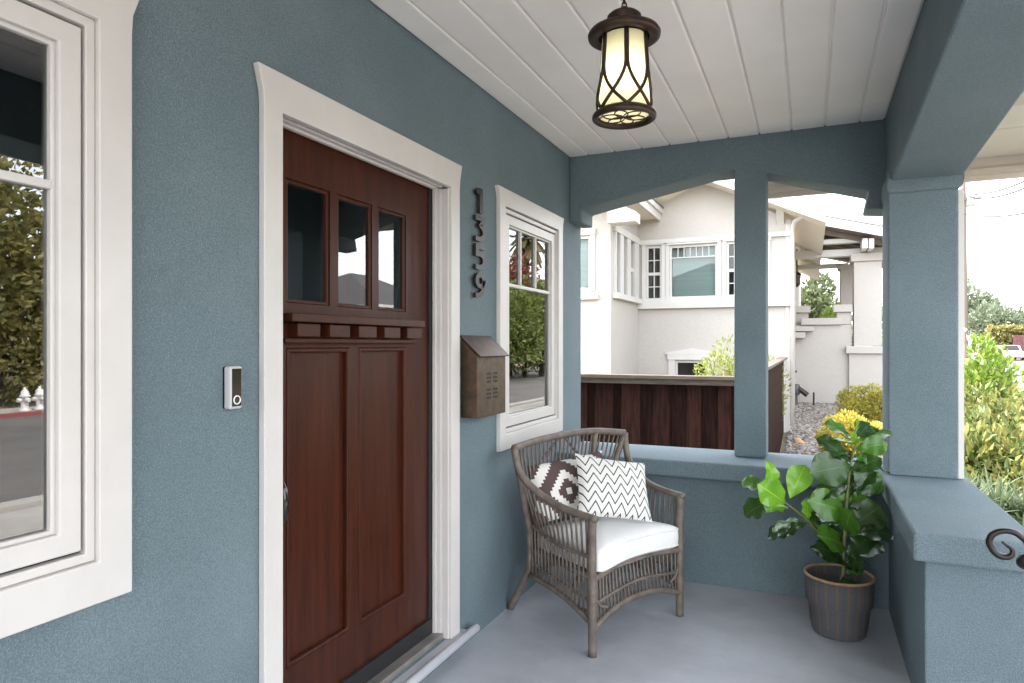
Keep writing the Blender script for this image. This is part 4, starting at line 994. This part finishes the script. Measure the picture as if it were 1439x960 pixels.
p = at_y(1377, 446, 9.6); gzz = float(gz(p[0], 9.6)); shrub('flowering_bush', 'tall lime green bush with pale pink blossoms beside the road', 'bush', (p[0], 9.6, gzz), (.46, .6, (p[2] - gzz) / 2), LIME, 5200, .085, .5, 30, flower=(PINKF, 90, .075))
# --- gravel: separate pebbles over a bed
gb = MB(); X = np.linspace(1.05, 5.2, 12); Yg = np.linspace(7, 24, 30)
gb.v = [(float(x), float(y), float(gz(x, y)) + .006) for y in Yg for x in X]; gb.f = [(j * 12 + i, j * 12 + i + 1, (j + 1) * 12 + i + 1, (j + 1) * 12 + i) for j in range(29) for i in range(11)]
struct(gb.build('gravel_bed', mat('gravel_grit', (.17, .15, .13), .95, (.11, .095, .085), 25., .8, 40, .03), smooth=True))
n = 15000; ico = np.array([(0, 0, 1), (.89, 0, .45), (.28, .85, .45), (-.72, .53, .45), (-.72, -.53, .45), (.28, -.85, .45), (.72, .53, -.45), (-.28, .85, -.45), (-.89, 0, -.45), (-.28, -.85, -.45), (.72, -.53, -.45), (0, 0, -1)], float)
icf = np.array([(0, 1, 2), (0, 2, 3), (0, 3, 4), (0, 4, 5), (0, 5, 1), (1, 6, 2), (2, 7, 3), (3, 8, 4), (4, 9, 5), (5, 10, 1), (6, 7, 2), (7, 8, 3), (8, 9, 4), (9, 10, 5), (10, 6, 1)])
gx_ = RNG.uniform(1.10, 4.4, n); gy_ = RNG.uniform(7.2, 23, n); sz = RNG.uniform(.022, .062, n)
V = ico[None] * (sz[:, None, None] * RNG.uniform(.6, 1.25, (n, 1, 3)) * np.array([1, 1, .62])) + RNG.normal(size=(n, 12, 3)) * .004
th = RNG.uniform(0, 6.28, n); cs_, sn_ = np.cos(th), np.sin(th)
V = np.stack([V[..., 0] * cs_[:, None] - V[..., 1] * sn_[:, None], V[..., 0] * sn_[:, None] + V[..., 1] * cs_[:, None], V[..., 2]], -1)
V += np.stack([gx_, gy_, gz(gx_, gy_) + sz * .3], -1)[:, None]
T = (icf[None] + (np.arange(n) * 12)[:, None, None]).reshape(-1, 3)
stuff(np_mesh('gravel', V.reshape(-1, 3), T, leaf_mat('pebble', (.125, .105, .090), (.33, .30, .27), .85, 0.0)))
rk = G(1113, 13.6)
o = np_mesh('garden_rock', ico * np.array([.13, .11, .09]) + RNG.normal(size=(12, 3)) * .012 + np.array([rk[0] + .10, 14.6, rk[2] + .06]), icf, mat('orange_rock', (.50, .30, .15), .9, (.36, .22, .12), 8.))
tag(o, 'small orange garden rock at the foot of the cream house corner', 'rock')

# ================================================================== DOWN THE STREET
pole = thing('utility_pole', 'tall wooden utility pole with crossarm and transformer beside the street', 'utility pole')
PP = at_y(1356, 480, 40.0); pz0 = float(gz(PP[0], 40)); ptop = at_y(1353, 215, 40.0)
PW = mat('pole_wood', (.21, .165, .135), .85, (.15, .12, .10), 3., stretch=(8, 8, .5))
MB().tube([(PP[0], 40, pz0 - .2), (ptop[0], 40, ptop[2])], [.17, .12], 10).build('mast', PW, pole)
def pa(px, py): return at_y(px, py, 40.0)
a = pa(1348, 281); box('crossarm', PW, pole, a[0] - .1, pa(1378, 281)[0], 39.85, 39.97, a[2] - .06, a[2] + .06)
a = pa(1363, 283); MB().lathe([(0, -.28), (.19, -.26), (.20, .24), (.12, .30), (0, .31)], 14, a).build('transformer', mat('transformer_grey', (.42, .42, .41), .6), pole, smooth=True)
for px in (1352, 1372): a = pa(px, 276); MB().lathe([(0, .0), (.06, .02), (.05, .18), (0, .2)], 8, a).build('insulator', mat('insulator', (.3, .28, .26), .4), pole)
for px0, py0, px1, py1, y1 in ((1362, 276, 1500, 232, 22.), (1352, 271, 1500, 222, 22.), (1357, 300, 1560, 262, 20.), (1354, 268, 1336, 262, 80.)):
    wv_ = []; A = pa(px0, py0); B = at_y(px1, py1, y1)
    for t in np.linspace(0, 1, 16): q = A + (B - A) * t; wv_.append((q[0], q[1], q[2] - 1.1 * 4 * t * (1 - t) * .35))
    MB().tube(wv_, .036, 5).build('wire', DARK, pole)
def tree(name, label, c, h, r, m, n, size, trunk=.35, nl=28, group=None, asp=.5, lean=(0, 0), zc=.64):
    t = thing(name, label, 'tree', group)
    cc = np.array([c[0] + lean[0], c[1] + lean[1], c[2] + h * zc]); rz = h * (1 - zc)
    MB().tube([(c[0], c[1], c[2] - .2), (c[0] + lean[0] * .3, c[1] + lean[1] * .3, c[2] + h * .35), tuple(cc)], [trunk * .5, trunk * .36, trunk * .12], 8).build('trunk', BARK, t)
    for k in range(7):
        a = 2.4 * k; u = .25 + .09 * k
        p0 = np.array([c[0] + lean[0] * u, c[1] + lean[1] * u, c[2] + h * (.28 + .04 * k)]); p1 = cc + np.array([r * .62 * math.cos(a), r * .62 * math.sin(a), rz * (-.3 + .12 * k)])
        MB().tube([p0, (p0 + p1) / 2 + np.array([0, 0, .1 * r]), p1], [trunk * .2, trunk * .13, trunk * .04], 6).build('limb', BARK, t)
    P, D_ = lumps(cc, r, r, rz * 1.02, nl, n, .72, -.8); V, T = leaf_cloud(P, D_ + RNG.normal(size=P.shape) * .7, size, asp); np_mesh('crown', V, T, m, t)
    return t
def T_at(px, py_top, y):
    p = at_y(px, py_top, y); z = float(gz(p[0], y)); return (p[0], y, z), p[2] - z
for px, pt, y, r_, lab in ((1377, 424, 95, 2.4, 'windswept dark conifer beside the utility pole'), (1397, 430, 92, 1.9, 'middle one of the windswept conifers past the road'), (1425, 428, 98, 2.3, 'windswept conifer beside the cream far house')):
    c, h = T_at(px, pt, y); tree('windswept_conifer', lab, c, h, r_, FARG, 2200, .55, .5, 22, 'windswept conifers down the street', .3, (.8, 0), .6)
c, h = T_at(1357, 398, 110); tree('far_tree', 'hazy rounded tree behind the utility pole', c, h, 4, FARG, 2400, .7, .6, 24)
def hedge(name, label, px0, px1, py, y, m, d=1.2):
    a = at_y(px0, py, y); b_ = at_y(px1, py, y); z = float(gz(a[0], y)); t = thing(name, label, 'hedge')
    n = 3500; P = np.stack([RNG.uniform(a[0], b_[0], n), y + RNG.uniform(-.5, .5, n) * d, z + (a[2] - z) * RNG.uniform(0, 1, n) ** .5], 1)
    V, T = leaf_cloud(P, RNG.normal(size=P.shape) + np.array([0, -.5, .3]), .38, .6); np_mesh('foliage', V, T, m, t)
    MB().box(a[0] + .2, b_[0] - .2, y - d * .25, y + d * .25, z, a[2] - .3).build('stems', BARK, t)
hedge('hedge', 'clipped brown green hedge at the end of the road', 1388, 1475, 459, 88, OLIV, 2.0)
ff = thing('far_fence', 'maroon board fence at the bend of the road', 'fence')
a = at_y(1424, 471, 84); b_ = at_y(1470, 471, 84); z = float(gz(a[0], 84))
MF = mat('maroon_fence', (.13, .045, .05), .8, (.09, .03, .035), 3.)
for k in range(14):
    xx = a[0] + (b_[0] - a[0]) * k / 14; box('board', MF, ff, xx, xx + (b_[0] - a[0]) / 14 - .03, 84 + .03 * (k % 2), 84.05 + .03 * (k % 2), z - .2, a[2])
fh = thing('far_house', 'cream house with pale roof above the hedge down the street', 'house')
a = at_y(1424, 462, 120); b_ = at_y(1500, 462, 120); zr = at_y(1440, 444, 120)[2]; z = float(gz(a[0], 120))
box('wall', NCREAM, fh, a[0], b_[0], 120, 126, z, a[2])
MB().prism([(a[0] - .5, 119.5, a[2]), (b_[0], 119.5, a[2]), ((a[0] + b_[0]) / 2, 119.5, zr + 1.5)], (0, 7, 0)).build('roof', mat('pale_roof', (.45, .40, .36), .8), fh)
for q in (.2, .5): box('window', DIM, fh, a[0] + (b_[0] - a[0]) * q, a[0] + (b_[0] - a[0]) * q + 1, 119.95, 119.99, a[2] - 1.8, a[2] - .6)
# parked car
car = thing('parked_car', 'white car parked at the far end of the road', 'car')
cp = at_y(1417, 488, 80); cz = float(gz(cp[0], 80)) + .02; CW = mat('car_white', (.75, .75, .76), .3, coat=.5)
MB().prism([(-.85, -2.1, .30), (-.85, -2.15, .75), (-.85, -1.1, .92), (-.85, -.45, 1.42), (-.85, 1.0, 1.46), (-.85, 1.75, .98), (-.85, 2.15, .9), (-.85, 2.15, .32)], (1.7, 0, 0)).build('body', CW, car, bevel=.08)
MB().prism([(-.865, -.95, .95), (-.865, -.40, 1.36), (-.865, .95, 1.38), (-.865, 1.5, .98)], (1.73, 0, 0)).build('side_window', BLACK_P, car)
MB().prism([(-.70, -1.13, .96), (.70, -1.13, .96), (.62, -.53, 1.40), (-.62, -.53, 1.40)], (0, -.02, .02)).build('windscreen', BLACK_P, car)
for sx in (-.80, .80):
    for sy in (-1.35, 1.35): MB().tube([(sx - .1, sy, .32), (sx + .1, sy, .32)], .32, 16).build('wheel', BLACK_P, car)
    box('headlight', WHITE_P, car, sx * .78 - .15, sx * .78 + .15, -2.17, -2.1, .60, .72)
car.location = (cp[0], 80, cz)
# trees and shrubs beyond the neighbour's porch
c = at_y(1150, 410, 36); z = float(gz(c[0], 36))
tree('street_tree', 'leafy tree seen through the neighbouring porch', (at_y(1142, 400, 40)[0], 40, z), at_y(1142, 388, 40)[2] - z, 1.9, leaf_mat('pale_tree_leaf', (.16, .19, .09), (.10, .13, .06)), 3200, .32, .4, 24)
for px, pt, rr_, lab in ((1163, 432, .75, 'round clipped green bush low behind the porch coping'), (1178, 414, .75, 'round clipped lime bush beside the rear porch pillar')):
    p = at_y(px, pt, 30); z = float(gz(p[0], 30)); shrub('clipped_bush', lab, 'bush', (p[0], 30, z), (rr_, rr_, (p[2] - z) / 2), LIME, 2600, .12, .5, 26)
p = at_y(1243, 404, 30); z = float(gz(p[0], 30)); shrub('clipped_bush', 'lime green bush showing between cream pillar and porch column', 'bush', (p[0], 30, z), (.6, .6, (p[2] - z) / 2), LIME, 1500, .12, .5, 20)

# ================================================================== ACROSS THE STREET (seen in the window glass)
def M_(px, py, Zd, x0=0.):                                   # where a mirrored ray from the camera arrives at depth Zd
    d = ray(px, py); return np.array([2 * x0 - (CAM + d * Zd)[0], (CAM + d * Zd)[1], (CAM + d * Zd)[2]])
hyd = None
for px, Zd, lab in ((36, 21.8, 'white fire hydrant on the far pavement behind the red kerb'), (57, 22.4, 'second white fire hydrant on the far pavement, further from the corner')):
    q = M_(px, 578, Zd); z = float(gz(q[0], q[1])) + .14
    h = thing('fire_hydrant', lab, 'fire hydrant', 'fire hydrants across the street', (q[0], q[1], z))
    HW = mat('hydrant_white', (.78, .77, .74), .5)
    MB().lathe([(0, 0), (.17, 0), (.17, .06), (.11, .08), (.11, .46), (.16, .48), (.16, .53), (.12, .56), (.11, .66), (.06, .72), (.035, .74), (.035, .80), (0, .80)], 18).build('barrel', HW, h, smooth=True)
    for dx, dy in ((1, 0), (-1, 0), (0, -1)): MB().tube([(dx * .09, dy * .09, .38), (dx * .20, dy * .20, .38), (dx * .24, dy * .24, .38)], [.065, .075, .055], 12).build('outlet_cap', HW, h)
bk = thing('street_hedge', 'long tangled brown green hedge on the bank across the street', 'hedge')
n = 16000; hx_ = RNG.uniform(24.2, 26.4, n); hy_ = RNG.uniform(-4, 30, n); hh_ = 3.0 + .9 * np.sin(hy_ * .9) + .6 * np.sin(hy_ * 2.3 + 1)
P = np.stack([hx_, hy_, gz(hx_, hy_) + hh_ * RNG.uniform(0, 1, n) ** .6], 1)
V, T = leaf_cloud(P, RNG.normal(size=P.shape) + np.array([-.5, 0, .4]), .30, .55); np_mesh('foliage', V, T, OLIV, bk)
for k in range(17): MB().tube([(25.3, -3.5 + 2 * k, -.9), (25.2, -3.3 + 2 * k, 2.2)], [.09, .03], 6).build('stem', BARK, bk)
TS = [(26.5, 8, 8.5, 3.4, GRN, 'broad green tree'), (28, 14.5, 9.5, 4.0, OLIV, 'tall olive green tree'), (27, 20.5, 7.5, 3.2, DGRN, 'dark green tree'), (31, 27, 8.5, 3.6, GRN, 'leafy green tree'), (33, 3, 10, 4.2, OLIV, 'wide olive tree'), (32, 11, 11.5, 4.0, DGRN, 'tall dark tree')]
for x, y, h, r_, m, lab in TS:
    tree('street_tree', lab + ' standing across the street', (x, y, float(gz(x, y))), h * 1.15, r_ * 1.2, m, 9000, .40, .5, 30, 'trees across the street', .55, zc=.55)
q = M_(717, 350, 46); tree('red_leaved_tree', 'dark red leaved tree across the street', (q[0], q[1], float(gz(q[0], q[1]))), q[2] - float(gz(q[0], q[1])), 2.6, REDL, 4200, .36, .4, 26, zc=.6)
q = M_(764, 385, 52); tree('red_leaved_tree', 'lower red leaved tree next to the palm across the street', (q[0], q[1], float(gz(q[0], q[1]))), q[2] - float(gz(q[0], q[1])), 2.4, REDL, 3500, .36, .4, 24, zc=.6)
for px, pt, Zd, r_, lab in ((712, 392, 42, 3.2, 'bushy green garden tree below the taller red leaved tree'), (738, 385, 45, 3.4, 'bushy green garden tree at the foot of the palm'), (762, 400, 46, 3.0, 'bushy green garden tree beside the lower red leaved tree')):
    q = M_(px, pt, Zd); z = float(gz(q[0], q[1])); tree('garden_tree', lab, (q[0], q[1], z), q[2] - z, r_, GRN, 4200, .34, .4, 26, zc=.5)
q = M_(742, 322, 60); z = float(gz(q[0], q[1]))
pm = thing('palm_tree', 'tall palm tree with drooping fronds across the street', 'palm tree')
MB().tube([(q[0], q[1], z), (q[0], q[1], q[2] - .8)], [.28, .2], 8).build('trunk', BARK, pm)
PALM = leaf_mat('palm_frond', (.20, .16, .07), (.12, .13, .05))
for k in range(34):
    a = 2.4 * k; up = -1.0 + 2.1 * (k / 33); V = []; Fc = []
    for i, u in enumerate(np.linspace(0, 1, 6)):
        d = np.array([math.cos(a), math.sin(a), 0]); p = np.array([q[0], q[1], q[2] - .8]) + d * 1.9 * u * (1 - .35 * abs(up)) + np.array([0, 0, 1.7 * up * u - 1.1 * u * u]); s_ = np.array([-d[1], d[0], 0]) * (.16 + .55 * u * (1.15 - u))
        V += [p - s_, p + s_]
    Fc = [(2 * i, 2 * i + 1, 2 * i + 3, 2 * i + 2) for i in range(5)]
    np_mesh('frond', np.array(V), np.array(Fc), PALM, pm)
oh = thing('street_house', 'grey house with dark hipped roof across the street', 'house')
hx, hy = M_(548, 480, 44, -.12)[:2]; hz = float(gz(hx, hy)); bh = hz + 4.6
OHW = mat('street_house_wall', (.48, .47, .45), .8, (.43, .42, .40), 2.)
MB().box(hx - 2, hx + 8, hy - 4.5, hy + 5.5, hz, bh).build('wall', OHW, oh)
rf = MB(); x0, x1, y0, y1 = hx - 2.7, hx + 8.7, hy - 5.2, hy + 6.2
rf.add([(x0, y0, bh), (x1, y0, bh), (x1, y1, bh), (x0, y1, bh), (hx + 3, hy - .4, bh + 2.5), (hx + 3, hy + 1.4, bh + 2.5)], [(0, 1, 4), (1, 2, 5, 4), (2, 3, 5), (3, 0, 4, 5), (3, 2, 1, 0)])
rf.build('roof', mat('dark_hip_roof', (.10, .095, .095), .9, (.07, .065, .065), 3.), oh)
MB().box(x0 - .05, x1 + .05, y0 - .05, y1 + .05, bh - .22, bh - .005).build('eave', NTRIM, oh)
for yy in (hy - 3.2, hy - .4, hy + 2.4):
    wn2 = box('window', NTRIM, oh, hx - 2.06, hx - 1.99, yy, yy + 1.7, hz + 1.2, hz + 3.0); box('pane', BLACK_P, wn2, hx - 2.08, hx - 2.065, yy + .12, yy + 1.58, hz + 1.32, hz + 2.88)
for xx in (hx - .5, hx + 3.5):
    wn2 = box('window', NTRIM, oh, xx, xx + 1.6, hy - 4.56, hy - 4.49, hz + 1.2, hz + 3.0); box('pane', BLACK_P, wn2, xx + .12, xx + 1.48, hy - 4.58, hy - 4.565, hz + 1.32, hz + 2.88)
